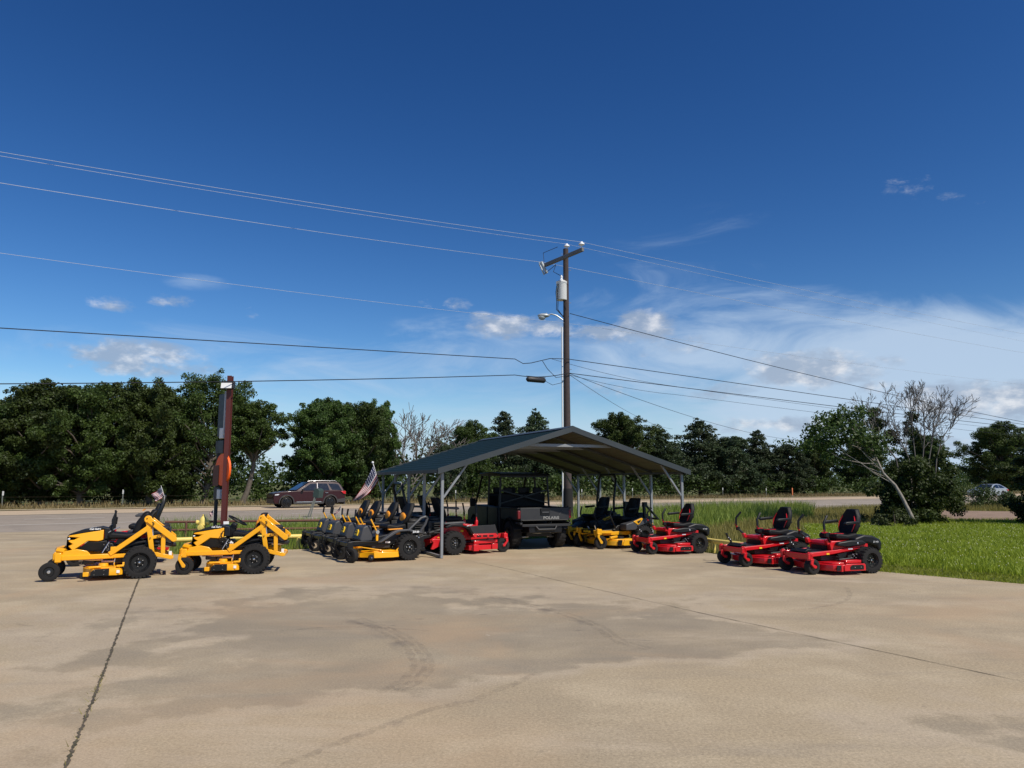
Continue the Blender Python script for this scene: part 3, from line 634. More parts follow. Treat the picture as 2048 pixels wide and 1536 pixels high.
# ---- big red commercial zero-turn
def commercial_red(label, group=None, arch=False, letters=False, flag_side=1):
    t = empty('commercial_mower', (0, 0, 0), 0, label, 'mower', group)
    C = 'red_paint'
    m = MB()
    for sd in (-1, 1): m.bar((1.40, sd*.28, .38), (-.36, sd*.28, .34), .07, .10); m.bar((1.39, sd*.28, .38), (1.39, sd*.47, .38), .10, .12)
    for sd in (-1, 1):
        m.bar((-.02, sd*.30, .62), (-.46, sd*.30, .33), .05, .06); m.bar((-.08, sd*.30, .70), (-.26, sd*.30, .62), .05, .09); m.bar((-.30, sd*.305, .42), (.0, sd*.305, .56), .045, .05)
        m.prism([(-.48, .34), (-.40, .36), (-.10, .33), (.02, .33), (.02, .26), (-.14, .25), (-.42, .12), (-.48, .13), (-.42, .28)], sd*.27, sd*.33)
    m.bar((-.46, -.30, .31), (-.46, .30, .31), .06, .08)
    m.build('frame', C, t, .008)
    m = MB(); m.prism([(.52, .36), (.60, .60), (.52, .66), (.02, .66), (-.14, .72), (-.20, .60), (-.10, .36)], -.32, .32); m.build('body', C, t, .015)
    for sd in (-1, 1):
        m = MB(); m.prism([(.58, .44), (.50, .60), (.34, .68), (-.04, .70), (-.20, .64), (-.16, .60), (.0, .64), (.26, .62), (.40, .55), (.48, .42)], sd*.32, sd*.50); m.build('fender', 'black_plastic', t, .012)
    m = MB()
    for sd in (-1, 1): m.prism([(.26, .70), (.55, .665), (.60, .62), (.56, .575), (.50, .60), (.24, .665)], sd*.34, sd*.505)
    fp = m.build('fender_panel', C, t, .006)
    for sd, ro in ((1, LEFT), (-1, RIGHT)): text('GRAVELY', .035, 'white_label', t, (.41, sd*.508, .655), (ro[0], .16*sd, ro[2]), bold=.001)
    for sd in (-1, 1):
        m = MB(); m.prism([(.30, .68), (.36, .70), (.30, .745), (-.20, .73), (-.22, .68)], sd*.05, sd*.46); m.build('fuel_tank', 'grey_plastic' if not letters else 'black_plastic', t, .02)
    seat(t, .10, .74, .52, .16, .46, None, True, armm='grey_plastic', head=.8)
    m = MB(); m.lathe([(.66, .10), (.75, .09)], c=(.1, 0, 0), axis='z', n=16); m.build('seat_mount', 'black_plastic', t)
    engine(t, -.30, .60, 1.1)
    m = MB()
    for sd in (-1, 1): m.box((.66, sd*.34, .66), (.06, .07, .18), (0, .1, 0)); m.box((.67, sd*.34, .745), (.05, .05, .05))
    m.build('lever_post', C, t, .01)
    for sd in (-1, 1):
        m = MB(); m.tube([(.67, sd*.34, .75), (.66, sd*.34, .85)], .015, 8); o = m.build('lap_bar', C, t)
        m = MB(); m.tube([(.66, sd*.34, .84), (.66, sd*.34, .96), (.60 if sd > 0 else .67, sd*.30, 1.15)], .021, 8); m.build('grip', 'black_plastic', o)
    for sd in (-1, 1): m = MB(); m.box((-.30, sd*.318, .40), (.05, .006, .04)); m.box((.30, sd*.325, .52), (.07, .006, .045)); m.build('warning_label', 'decal_yellow', t)
    # deck + discharge chute
    m = MB(); pl = [(1.10, -.34), (1.00, -.58), (.44, -.64), (.36, -.58), (.34, 0), (.36, .58), (.44, .64), (1.00, .58), (1.10, .34), (1.13, 0)]
    m.prism_z(pl, .09, .20); m.prism_z([(x*.9+.08, y*.88) for x, y in pl], .20, .225)
    for sd in (-1, 1): m.bar((.46, sd*.63, .27), (1.10, sd*.57, .28), .04, .07); m.box((.50, sd*.66, .15), (.14, .07, .15)); m.box((1.02, sd*.585, .16), (.15, .07, .13))
    m.build('mower_deck', C, t, .008)
    m = MB()
    for y0, y1 in ((-.70, -.66),):
        m.prism([(.42, .42), (.46, .38), (1.02, .375), (1.08, .40), (1.03, .445), (.90, .455), (.40, .455)], y0, y1)
        m.prism([(.40, .47), (.42, .455), (1.0, .455), (1.03, .47)], y0, y1)
    for sd in (-1,): m.bar((.50, -.66, .40), (.50, -.34, .40), .04, .04); m.bar((1.0, -.66, .40), (1.0, -.34, .40), .04, .04)
    m.build('foot_rail', C, t, .005)
    m = MB()
    for a in (.56, .72, .88): m.box((a, -.703, .415), (.11, .008, .035))
    m.build('rail_slot', 'black_plastic', t)
    m = MB(); m.prism([(.34, .645), (.98, .665), (1.02, .46), (.46, .45), (.38, .56)], -.665, -.645); m.build('discharge_chute', 'dark_grey', t, .004)
    m = MB(); m.bar((.98, -.64, .665), (1.10, -.62, .36), .03, .05); m.box((.85, 0, .31), (.6, .6, .10)); m.box((.10, 0, .30), (.4, .5, .16)); m.build('drive_housing', 'engine_dark', t, .012)
    m = MB(); m.box((-.04, -.335, .295), (.07, .01, .085)); m.build('label_plate', 'white_label', t)
    for sd in (-1, 1):
        wheel(t, 0, sd*.50, .27, .27, rr=.50, lugs=20)
        caster(t, 1.40, sd*.42, .165, .13, C, .37, .1*sd, 'c', arm_w=.022)
    if arch: rops(t, -.22, .50, arch, .34, x1=-.34)
    if letters: text('GRAVELY', .11, 'decal_grey', t, (-.10, -.47, .72), RIGHT, bold=.003, sx=1.25)
    return t

# ---- yellow stand of commercial zero-turns under the right of the roof
def yellow_mower(label, group, arch):
    t = empty('yellow_zero_turn_mower', (0, 0, 0), 0, label, 'mower', group)
    C = 'hustler_yellow'
    m = MB()
    for sd in (-1, 1): m.bar((1.34, sd*.30, .37), (-.30, sd*.30, .36), .07, .09); m.bar((1.30, sd*.43, .42), (.86, sd*.33, .40), .09, .07); m.box((1.30, sd*.42, .42), (.11, .12, .14))
    m.bar((1.30, -.42, .40), (1.30, .42, .40), .09, .10); m.build('frame', C, t, .008)
    m = MB(); m.box((1.355, 0, .41), (.02, .52, .10)); m.build('front_plate', 'black_plastic', t)
    text('HUSTLER', .065, 'decal_yellow', t, (1.367, 0, .41), (R(90), 0, R(90)), bold=.002, sx=1.2)
    m = MB(); m.prism([(1.22, .40), (1.12, .45), (.72, .47), (.62, .56), (.20, .60), (-.2, .58), (-.2, .40)], -.30, .30); m.build('body_pan', 'black_plastic', t, .015)
    for sd in (-1, 1):
        m = MB(); m.prism([(.56, .44), (.56, .60), (.30, .66), (.12, .735), (-.16, .73), (-.28, .66), (-.30, .60), (-.12, .60), (.10, .545), (.26, .44)], sd*.30, sd*.58); m.build('side_tank', 'grey_plastic', t, .025, 3)
    m = MB()
    for sd in (-1, 1): m.prism([(.34, .66), (.08, .745), (.02, .73), (.16, .585), (.20, .575)], sd*.57, sd*.592)
    tp_ = m.build('tank_badge', C, t, .006)
    m = MB()
    for sd in (-1, 1): m.prism([(.22, .665), (.10, .70), (.12, .655), (.17, .61), (.21, .63)], sd*.59, sd*.597)
    m.build('emblem', 'decal_black', tp_)
    for sd in (-1, 1):
        m = MB(); m.prism([(-.26, .66), (-.40, .645), (-.42, .55), (-.36, .54), (-.33, .61), (-.25, .61)], sd*.34, sd*.44); m.build('rear_bracket', C, t, .008)
    engine(t, -.32, .60, 1.1)
    seat(t, .16, .66, .52, .15, .48, None, True, ln=.5)
    rops(t, -.20, .44, 1.86, .40, None if arch else (1.10, -.42, .70), x1=-.28)
    for sd in (-1, 1):
        m = MB(); m.tube([(.72, sd*.36, .46), (.82, sd*.36, .66)], .016, 8); o = m.build('lap_bar', 'black_metal', t)
        m = MB(); m.tube([(.82, sd*.36, .65), (.90, sd*.36, .82), (.84, sd*.35, 1.0)], .02, 8); m.build('grip', 'black_plastic', o)
    m = MB(); m.tube([(1.16, .1, .44), (1.20, .1, .56)], .014, 6); m.tube([(1.10, -.3, .46), (1.14, -.3, .52)], .02, 6); m.build('brake_pedal', 'silver', t)
    m = MB(); pl = [(1.08, -.38), (.96, -.62), (.86, -.68), (.36, -.68), (.28, -.60), (.26, 0), (.28, .60), (.36, .68), (.86, .68), (.96, .62), (1.08, .38), (1.12, 0)]
    m.prism_z(pl, .085, .20); m.prism_z([(x*.88+.09, y*.87) for x, y in pl], .20, .235)
    for sd in (-1, 1): m.prism([(.30, .085), (.26, .20), (.30, .235), (.70, .225), (.78, .10), (.74, .08)], sd*.682, sd*.72); m.bar((1.02, sd*.5, .27), (.80, sd*.5, .30), .06, .05)
    m.build('mower_deck', C, t, .008)
    for sd in (-1, 1):
        m = MB(); m.prism([(.35, .11), (.35, .20), (.58, .19), (.58, .11)], sd*.718, sd*.728); m.build('deck_skid', 'black_plastic', t)
        m = MB(); m.prism([(.80, .09), (.78, .22), (.90, .22), (.92, .09)], sd*.683, sd*.70); m.build('deck_bumper', 'black_plastic', t)
        m = MB(); m.lathe([(.235, .13), (.29, .12), (.30, 0)], c=(.62, sd*.36, 0), axis='z', n=16); m.build('pulley_cover', 'black_plastic', t)
    m = MB(); m.box((.55, 0, .30), (.6, .5, .08)); m.build('drive_housing', 'black_plastic', t)
    for sd in (-1, 1):
        wheel(t, 0, sd*.50, .28, .27, rr=.52, lugs=22)
        caster(t, 1.36, sd*.46, .165, .13, C, .41, -.25*sd, 'c', arm_w=.03)
    return t

# ---- utility vehicle
def utility_vehicle():
    t = empty('utility_vehicle', (0, 0, 0), 0, 'black crew utility vehicle with a cargo bed, parked tail out under the metal carport', 'utility vehicle')
    m = MB()
    P_, Q = .715, 1.0
    m.prism([(-.62, P_), (-.60, Q), (.62, Q), (.62, P_)], -.70, -.655); m.prism([(-.62, P_), (-.60, Q), (.62, Q), (.62, P_)], .655, .70)
    m.box((.0, 0, .725), (1.22, 1.31, .04)); m.box((.60, 0, .86), (.05, 1.31, .28)); m.box((-.005, .69, 1.01), (1.24, .09, .035)); m.box((-.005, -.69, 1.01), (1.24, .09, .035))
    m.build('cargo_bed', 'black_plastic', t, .01)
    m = MB(); m.prism([(-.665, .71), (-.645, 1.03), (-.60, 1.03), (-.615, .71)], -.66, .66); tg = m.build('tailgate', 'dark_grey', t, .012)
    m = MB(); m.prism([(-.675, .72), (-.66, .735), (-.655, .76), (-.66, .70)], -.62, .62); m.box((-.662, 0, .93), (.03, .24, .16)); m.build('handle_recess', 'black_plastic', tg, .02)
    m = MB(); m.box((-.685, 0, .915), (.02, .18, .035)); m.tube([(-.672, -.30, .80), (-.668, -.36, .83), (-.656, -.48, .97)], .006, 6); m.build('tailgate_handle', 'grey_plastic', tg)
    text('POLARIS', .095, 'decal_grey', t, (-.672, -.16, .775), REAR, bold=.004, sx=1.2)
    for sd in (-1, 1):
        m = MB(); m.box((-.61, sd*.69, .86), (.09, .07, .20)); m.build('tail_light', 'tail_dim', t, .012)
    m = MB(); m.bar((-.70, -.64, .60), (-.70, .64, .60), .07, .06); m.tube([(-.72, .28, .58), (-.76, .22, .50), (-.76, -.22, .50), (-.72, -.28, .58)], .028, 8); m.bar((-.70, -.3, .60), (-.3, -.3, .55), .06, .06); m.bar((-.70, .3, .60), (-.3, .3, .55), .06, .06)
    m.bar((-.40, -.66, .66), (-.72, -.66, .64), .06, .05); m.bar((-.40, .66, .66), (-.72, .66, .64), .06, .05); m.build('rear_bumper', 'dark_grey', t, .008)
    m = MB(); m.box((.9, 0, .50), (3.2, .90, .18)); m.box((0, 0, .45), (.6, .7, .30)); m.build('chassis', 'black_metal', t, .02)
    m = MB()
    for sd in (-1, 1): m.tube([(0, sd*.30, .42), (0, sd*.62, .34)], .035, 8); m.tube([(-.20, sd*.25, .30), (0, sd*.60, .26)], .025, 8); m.tube([(.1, sd*.45, .36), (-.12, sd*.40, .68)], .04, 8)
    m.tube([(-.25, -.2, .40), (-.28, .2, .42)], .05, 8); m.build('rear_axle', 'silver', t)
    for sd in (-1, 1):
        m = MB(); m.prism(arcpts(0, .33, .46, 20, 160, 8)+arcpts(0, .33, .43, 160, 20, 8), sd*.50, sd*.74); m.build('fender', 'black_plastic', t, .008)
    # body
    m = MB(); m.prism([(.64, .36), (.66, 1.02), (1.2, 1.04), (2.5, 1.03), (2.95, 1.02), (3.25, .86), (3.28, .55), (3.05, .50), (2.75, .74), (2.45, .70), (2.30, .34)], -.73, .73); m.build('body', 'black_plastic', t, .03, 3)
    for k, x in enumerate((.74, 1.52)):
        for sd in (-1, 1):
            m = MB(); m.prism([(x, .40), (x+.01, 1.0), (x+.70, 1.0), (x+.72, .40)], sd*.728, sd*.748); m.build('door', 'black_plastic', t, .015)
    m = MB()
    for sd in (-1, 1):
        m.tube([(.66, sd*.70, 1.0), (.70, sd*.67, 1.80)], .03, 8); m.tube([(1.55, sd*.70, 1.0), (1.55, sd*.67, 1.85)], .03, 8); m.tube([(2.62, sd*.70, 1.02), (2.15, sd*.66, 1.85)], .03, 8); m.bar((.69, sd*.67, 1.84), (2.18, sd*.66, 1.86), .05, .05)
    m.bar((.70, -.68, 1.45), (.70, .68, 1.10), .03, .03); m.bar((.70, .68, 1.45), (.70, -.68, 1.10), .03, .03); m.bar((.69, -.67, 1.81), (.69, .67, 1.81), .05, .05); m.bar((1.55, -.67, 1.3), (1.55, .67, 1.3), .04, .04); m.build('roll_cage', 'black_metal', t)
    m = MB(); m.prism([(.58, 1.82), (.60, 1.88), (1.4, 1.93), (2.2, 1.91), (2.30, 1.86), (1.4, 1.86)], -.72, .72); m.build('roof', 'black_plastic', t, .02)
    for x in (.95, 1.75):
        m = MB(); m.prism([(x-.1, .85), (x-.16, 1.36), (x-.06, 1.36), (x+.04, .92), (x+.45, .92), (x+.45, .82)], -.66, .66); s = m.build('bench_seat', 'vinyl', t, .03, 3)
        for y in (-.42, 0, .42): m = MB(); m.box((x-.13, y, 1.44), (.08, .24, .16)); m.build('headrest', 'vinyl', s, .03, 3)
    for sd in (-1, 1):
        m = MB(); m.box((2.40, sd*.86, 1.10), (.05, .16, .22)); m.tube([(2.45, sd*.74, 1.02), (2.42, sd*.80, 1.06)], .015, 6); m.build('mirror', 'black_plastic', t, .02)
    m = MB(); m.tube([(3.30, -.5, .55), (3.40, -.46, .70), (3.38, -.40, .95), (3.38, .40, .95), (3.40, .46, .70), (3.30, .5, .55)], .03, 8); m.build('front_guard', 'black_metal', t)
    for x in (0, 2.65):
        for sd in (-1, 1): wheel(t, x, sd*.61, .345, .26, 'wheel', 'rim_black', .52, 18, 0, 'black_metal', 4)
    return t

# ---- cars
def build_car(name, label, paint, suv=True):
    t = empty(name, (0, 0, 0), 0, label, 'car')
    if suv:
        wb, rw, hw, belt, top = 3.02, .375, .98, 1.10, 1.76
        low = [(-1.02, .52), (-1.06, .78), (-1.02, 1.10), (-.90, 1.13), (2.35, 1.13), (3.30, 1.08), (3.75, .98), (3.87, .80), (3.88, .48), (3.78, .30)]
        arch = arcpts(3.02, .36, .455, -8, 188, 12); arch2 = arcpts(0, .36, .455, -8, 188, 12)
        low += arch + [(2.4, .28), (.6, .28)] + arch2 + [(-.85, .36)]
        gh = [(-.98, 1.12), (-.80, 1.50), (-.62, 1.70), (-.2, 1.755), (1.0, 1.76), (1.45, 1.72), (2.42, 1.12)]
        wn = [[(-.80, 1.17), (-.60, 1.56), (-.40, 1.62), (.12, 1.62), (-.12, 1.20)], [(.06, 1.17), (.20, 1.60), (.26, 1.63), (.88, 1.63), (.88, 1.16)], [(.98, 1.16), (.98, 1.63), (1.38, 1.61), (1.95, 1.25), (1.97, 1.16)]]
        ws = [(1.50, 1.685), (2.36, 1.15)]; bw = [(-.95, 1.18), (-.68, 1.62)]
    else:
        wb, rw, hw, belt, top = 2.75, .33, .90, .93, 1.44
        low = [(-1.0, .45), (-1.03, .75), (-.95, .95), (2.0, .96), (2.9, .88), (3.45, .74), (3.62, .58), (3.62, .34), (3.5, .24)]
        low += arcpts(2.75, .32, .40, -8, 188, 12) + [(2.2, .22), (.55, .22)] + arcpts(0, .32, .40, -8, 188, 12) + [(-.85, .30)]
        gh = [(-.90, .94), (-.45, 1.16), (.10, 1.40), (.55, 1.45), (1.0, 1.43), (1.30, 1.36), (2.15, .95)]
        wn = [[(-.50, 1.0), (.02, 1.28), (.42, 1.36), (.50, 1.36), (.50, .99)], [(.58, .99), (.58, 1.37), (1.0, 1.35), (1.25, 1.28), (1.75, 1.02), (1.78, .99)]]
        ws = [(1.36, 1.335), (2.08, .98)]; bw = [(-.82, .985), (.02, 1.37)]
    yz = lambda x, z: (1.0 - .26*max(0, z-belt)/(top-belt))
    m = MB(); m.prism(low, -hw, hw, lambda x, z: 1-.05*max(0, abs(x-wb/2)-wb*.5)/.8 - .06*max(0, .55-z)); b = m.build('body', paint, t, .03, 3, sharp=30)
    m = MB(); m.prism(gh, -hw*.95, hw*.95, yz); m.build('cabin', paint, t, .035, 3, sharp=30)
    for poly in wn:
        for sd in (-1, 1):
            m = MB(); e = .012; m.prism(poly, sd*hw*.95+sd*.004, sd*hw*.95+sd*e, yz); m.build('side_window', 'glass_dark', t)
    def slab(p, q, wy0, wy1, nm, mm, off):
        d = V(q[0]-p[0], 0, q[1]-p[1]).normalized(); n = V(-d.z, 0, d.x)
        if n.z < 0: n = -n
        vs = [V(p[0], s*wy0, p[1])+n*o for o in (off-.012, off) for s in (-1, 1)] + [V(q[0], s*wy1, q[1])+n*o for o in (off-.012, off) for s in (-1, 1)]
        MB().add(vs, [(0,1,5,4), (2,6,7,3), (0,2,3,1), (4,5,7,6), (0,4,6,2), (1,3,7,5)]).build(nm, mm, t)
    slab(ws[0], ws[1], hw*.70, hw*.86, 'windshield', 'glass_dark', .045)
    slab(bw[0], bw[1], hw*.84, hw*.72, 'rear_window', 'glass_dark', .045)
    for x in (0, wb):
        for sd in (-1, 1):
            o = wheel(t, x, sd*(hw-.12), rw, .24, 'wheel', 'rim_black', .70, 0, 0, 'silver', 0, .35)
            m = MB()
            for k in range(10): a = 2*math.pi*k/10; m.bar((0, sd*.10, 0), (math.sin(a)*rw*.66, sd*.125, math.cos(a)*rw*.66), .03, .03)
            m.build('spokes', 'black_metal' if suv else 'silver', o)
    if suv:
        m = MB()
        for x in (0, wb):
            for sd in (-1, 1): m.prism(arcpts(x, .36, .53, -6, 186, 14)+arcpts(x, .36, .452, 186, -6, 14), sd*(hw-.02), sd*(hw+.022))
        for sd in (-1, 1): m.prism([(.50, .26), (.50, .40), (2.55, .40), (2.55, .26)], sd*(hw-.03), sd*(hw+.018)); m.prism([(-1.06, .42), (-1.05, .62), (-.5, .56), (-.52, .36), (-.9, .34)], sd*(hw-.06), sd*(hw+.016))
        m.prism([(3.80, .28), (3.86, .30), (3.90, .60), (3.84, .62)], -.85, .85); m.build('cladding', 'cladding', t, .008)
        m = MB(); m.prism([(3.70, .66), (3.86, .66), (3.90, .92), (3.74, .99)], -.62, .62); m.build('grille', 'black_plastic', t, .02)
        for sd in (-1, 1):
            m = MB(); m.bar((.66, sd*(hw+.02), .395), (2.36, sd*(hw+.02), .395), .02, .05); m.build('rocker_trim', 'chrome', t)
        for sd in (-1, 1):
            m = MB(); m.tube([(-.50, sd*.66, 1.74), (-.40, sd*.66, 1.815), (.9, sd*.66, 1.825), (1.15, sd*.66, 1.775)], .015, 8); m.build('roof_rail', 'silver', t)
        for sd in (-1, 1):
            m = MB(); m.prism([(3.50, .93), (3.80, .90), (3.82, .84), (3.60, .85)], sd*.72, sd*.975); m.build('headlight', 'headlamp', t, .01)
            m = MB(); m.prism([(-.72, 1.10), (-1.06, 1.12), (-1.08, .90), (-.92, .93)], sd*.70, sd*.995); m.build('tail_light', 'tail_red', t, .01)
            m = MB(); m.bar((.92, sd*.93, 1.17), (.92, sd*.745, 1.65), .012, .10); m.build('door_pillar', 'chrome', t)
        m = MB(); m.prism([(-1.10, .22), (-.98, .20), (-.98, .40), (-1.06, .42)], -.9, .9); m.build('rear_bumper', 'cladding', t, .01)
    else:
        for sd in (-1, 1):
            m = MB(); m.prism([(3.15, .72), (3.50, .66), (3.52, .58), (3.30, .60)], sd*.60, sd*.885); m.build('headlight', 'headlamp', t, .01)
            m = MB(); m.prism([(-.7, .86), (-1.02, .84), (-1.02, .70), (-.85, .72)], sd*.6, sd*.91); m.build('tail_light', 'tail_red', t, .01)
        m = MB(); m.prism([(3.50, .32), (3.625, .34), (3.635, .52), (3.52, .56)], -.6, .6); m.build('grille', 'black_plastic', t, .02)
    for sd in (-1, 1):
        mx = 1.98 if suv else 1.70; mz = 1.20 if suv else 1.02
        m = MB(); m.ball((mx, sd*(hw+.10), mz), (.09, .11, .08), 10); m.bar((mx, sd*hw*.92, mz-.05), (mx, sd*(hw+.05), mz-.02), .05, .03); m.build('mirror', 'car_dark' if suv else paint, t)
        for hx in ((1.05, .18) if suv else (.62, .0)):
            m = MB(); m.bar((hx, sd*(hw+.005), 1.0 if suv else .86), (hx+.2, sd*(hw+.005), 1.0 if suv else .86), .03, .03); m.build('door_handle', 'chrome' if suv else paint, t)
    m = MB(); m.box((wb/2, 0, .34), (wb+.9, 1.4, .22)); m.build('underbody', 'black_metal', t, .03)
    return t

# ================================================================== SETTING
rng = np.random.default_rng(7); random.seed(7)
RD = V(.848, .530, 0).normalized(); RN = V(-RD.y, RD.x, 0)          # road direction, and its normal (away from the viewer)
def rp(s, n, z=0.0): return RD*s + RN*n + V(0, 0, z)
def ground_mat(name, c1_, c2_, c3_, s1=.35, s2=3, s3=60, bump=.3, rough=.9):
    m = bpy.data.materials.new(name); m.use_nodes = True; MT[name] = m; t = m.node_tree; b = t.nodes['Principled BSDF']
    co = t.nodes.new('ShaderNodeTexCoord')
    def nz_(s, d=6, r=.6):
        n = t.nodes.new('ShaderNodeTexNoise'); n.inputs['Scale'].default_value = s; n.inputs['Detail'].default_value = d; n.inputs['Roughness'].default_value = r
        t.links.new(co.outputs['Object'], n.inputs['Vector']); return n.outputs[0]
    def rampf(x, a, bb):
        n = t.nodes.new('ShaderNodeMapRange'); n.interpolation_type = 'SMOOTHSTEP'; t.links.new(x, n.inputs[0]); n.inputs[1].default_value = a; n.inputs[2].default_value = bb; return n.outputs[0]
    def mix_(f, a, bb, bt='MIX'):
        n = t.nodes.new('ShaderNodeMix'); n.data_type = 'RGBA'; n.blend_type = bt
        for i, x in ((0, f), (6, a), (7, bb)):
            if isinstance(x, (float, int)): n.inputs[i].default_value = x
            elif isinstance(x, tuple): n.inputs[i].default_value = x + (1,)
            else: t.links.new(x, n.inputs[i])
        return n.outputs[2]
    a = mix_(rampf(nz_(s1), .35, .65), c1_, c2_)
    a = mix_(rampf(nz_(s2), .42, .72), a, c3_)
    sp_ = nz_(s3, 3, .7)
    g = t.nodes.new('ShaderNodeMapRange'); t.links.new(sp_, g.inputs[0]); g.inputs[1].default_value = .25; g.inputs[2].default_value = .75; g.inputs[3].default_value = .72; g.inputs[4].default_value = 1.26
    mul = t.nodes.new('ShaderNodeMix'); mul.data_type = 'RGBA'; mul.blend_type = 'MULTIPLY'; mul.inputs[0].default_value = 1
    t.links.new(a, mul.inputs[6]); t.links.new(g.outputs[0], mul.inputs[7])
    t.links.new(mul.outputs[2], b.inputs['Base Color']); b.inputs['Roughness'].default_value = rough; b.inputs['Specular IOR Level'].default_value = .25
    bu = t.nodes.new('ShaderNodeBump'); bu.inputs['Strength'].default_value = bump; bu.inputs['Distance'].default_value = .01
    t.links.new(sp_, bu.inputs['Height']); t.links.new(bu.outputs[0], b.inputs['Normal'])
    return m, t, mix_, rampf, nz_, mul, b
ground_mat('soil_grass', (.075, .095, .018), (.12, .125, .034), (.15, .135, .05), .25, 1.4, 14)
ground_mat('verge_dry', (.17, .13, .06), (.10, .10, .035), (.22, .17, .09), .4, 2, 20)
ground_mat('asphalt', (.29, .245, .195), (.33, .28, .225), (.25, .215, .175), .12, .9, 45)
ground_mat('road_concrete', (.46, .36, .245), (.50, .39, .27), (.43, .335, .23), .12, .8, 40)
ground_mat('line_white', (.74, .70, .62), (.80, .76, .68), (.60, .56, .48), .5, 3, 30)
ground_mat('line_pale', (.62, .52, .36), (.68, .57, .40), (.55, .46, .32), .5, 3, 30)
ground_mat('drive_pink', (.25, .17, .12), (.30, .21, .15), (.22, .16, .11), .4, 2, 25)
ground_mat('joint_dirt', (.085, .068, .05), (.13, .105, .075), (.06, .06, .03), 3, 9, 60)

# --- ground sheet to the horizon
m = MB(); m.add([(-700, -300, -.05), (700, -300, -.05), (700, 900, -.05), (-700, 900, -.05)], [(0, 1, 2, 3)])
tag(m.build('ground', 'soil_grass'), kind='structure')

# --- concrete lot: one slab with a real edge, stains carried as fields in metres
EDGE = [gnd(345, 1109), gnd(597, 1098.5), V(.9, 23.3, 0), V(2.75, 23.4, 0), gnd(1410, 1105), gnd(1760, 1143), gnd(2048, 1168), V(11.5, 9.2, 0), V(14.5, 4, 0), V(16, -14, 0)]
RN0 = 31.0
a0 = rp(0, RN0); 
lotL = rp(-60, RN0)
corner = V(-13.6, (RN0 + 13.6*RN.x*-1*-1)/RN.y if 0 else (RN0 - (-13.6)*RN.x)/RN.y, 0)      # where the grass plot meets the road shoulder
lot = [tuple(e.xy) for e in EDGE] + [(-48, -14), (lotL.x, lotL.y), (corner.x, corner.y), (-9.6, 21.3)]
bm = bmesh.new(); vs = [bm.verts.new((x, y, 0)) for x, y in lot]; f = bm.faces.new(vs); f.normal_update()
if f.normal.z < 0: f.normal_flip()
for x in np.arange(-10, 12.01, .4):
    bmesh.ops.bisect_plane(bm, geom=bm.verts[:]+bm.edges[:]+bm.faces[:], plane_co=(x, 0, 0), plane_no=(1, 0, 0))
for y in np.arange(2, 22.01, .4):
    bmesh.ops.bisect_plane(bm, geom=bm.verts[:]+bm.edges[:]+bm.faces[:], plane_co=(0, y, 0), plane_no=(0, 1, 0))
bmesh.ops.triangulate(bm, faces=[q for q in bm.faces if len(q.verts) > 4])
ed = [e for e in bm.edges if e.is_boundary]
r = bmesh.ops.extrude_edge_only(bm, edges=ed)
for v in r['geom']:
    if isinstance(v, bmesh.types.BMVert): v.co.z = -.12
me = bpy.data.meshes.new('concrete_lot'); bm.to_mesh(me); bm.free()
co = np.empty(len(me.vertices)*3, np.float32); me.vertices.foreach_get('co', co); co = co.reshape(-1, 3)
def sdist(P_, poly, closed):
    d = np.full(len(P_), 1e9); q = np.array([(p.x, p.y) for p in poly]); n = len(q); inside = np.zeros(len(P_), bool)
    for i in range(n if closed else n-1):
        a, b = q[i], q[(i+1) % n]; ab = b-a; t_ = np.clip(((P_-a)@ab)/(ab@ab), 0, 1); d = np.minimum(d, np.linalg.norm(P_-(a+t_[:, None]*ab), axis=1))
        if closed:
            c = ((a[1] > P_[:, 1]) != (b[1] > P_[:, 1])) & (P_[:, 0] < (b[0]-a[0])*(P_[:, 1]-a[1])/(b[1]-a[1]+1e-12)+a[0]); inside ^= c
    return np.where(inside, d, -d) if closed else d
G_ = lambda l: [gnd(*p) for p in l]
stainA = G_([(150,1470),(320,1428),(500,1408),(700,1392),(780,1386),(860,1372),(1000,1345),(1150,1326),(1300,1318),(1440,1312),(1530,1300),(1680,1298),(1700,1285),(1500,1250),(1300,1215),(1100,1205),(900,1195),(700,1180),(500,1205),(330,1240),(265,1300),(200,1400)])
stainB = G_([(1860,1460),(1960,1440),(2100,1425),(2400,1440),(2400,1536),(1960,1500)])
arcA = G_([(700,1240),(760,1262),(800,1285),(822,1310),(828,1335),(805,1360),(770,1380)])
arcB = G_([(560,1536),(640,1500),(760,1455),(860,1420),(960,1395),(1080,1345)])
arcC = G_([(980,1195),(1100,1222),(1180,1250),(1230,1282),(1290,1300)])
P2 = co[:, :2].astype(float)
dl_ = np.abs(sdist(P2, stainA[:14], False)); du_ = np.abs(sdist(P2, stainA[14:]+stainA[:1], False)); SD = sdist(P2, stainA, True)*np.clip(.16+.9*du_/(dl_+du_+1e-6)*(dl_ < du_)+.3*(dl_ < du_), .16, 1)
for nm, d in (('stain', np.maximum(SD, sdist(P2, stainB, True)*.5)), ('tyre', np.minimum(np.minimum(sdist(P2, arcA, False), sdist(P2, arcB, False)*1.6), sdist(P2, arcC, False)*1.3))):
    at_ = me.attributes.new(nm, 'FLOAT', 'POINT'); at_.data.foreach_set('value', np.clip(d, -30, 30).astype(np.float32))
cm_, t, mix_, rampf, nz_, mul, b = ground_mat('lot_concrete', (.40, .318, .205), (.345, .277, .184), (.455, .37, .248), .28, .9, 38, .22, .85)
def attr(n):
    x = t.nodes.new('ShaderNodeAttribute'); x.attribute_name = n; return x.outputs['Fac']
def mth(op, a, bb):
    n = t.nodes.new('ShaderNodeMath'); n.operation = op
    for i, x in ((0, a), (1, bb)):
        if isinstance(x, (int, float)): n.inputs[i].default_value = x
        else: t.links.new(x, n.inputs[i])
    return n.outputs[0]
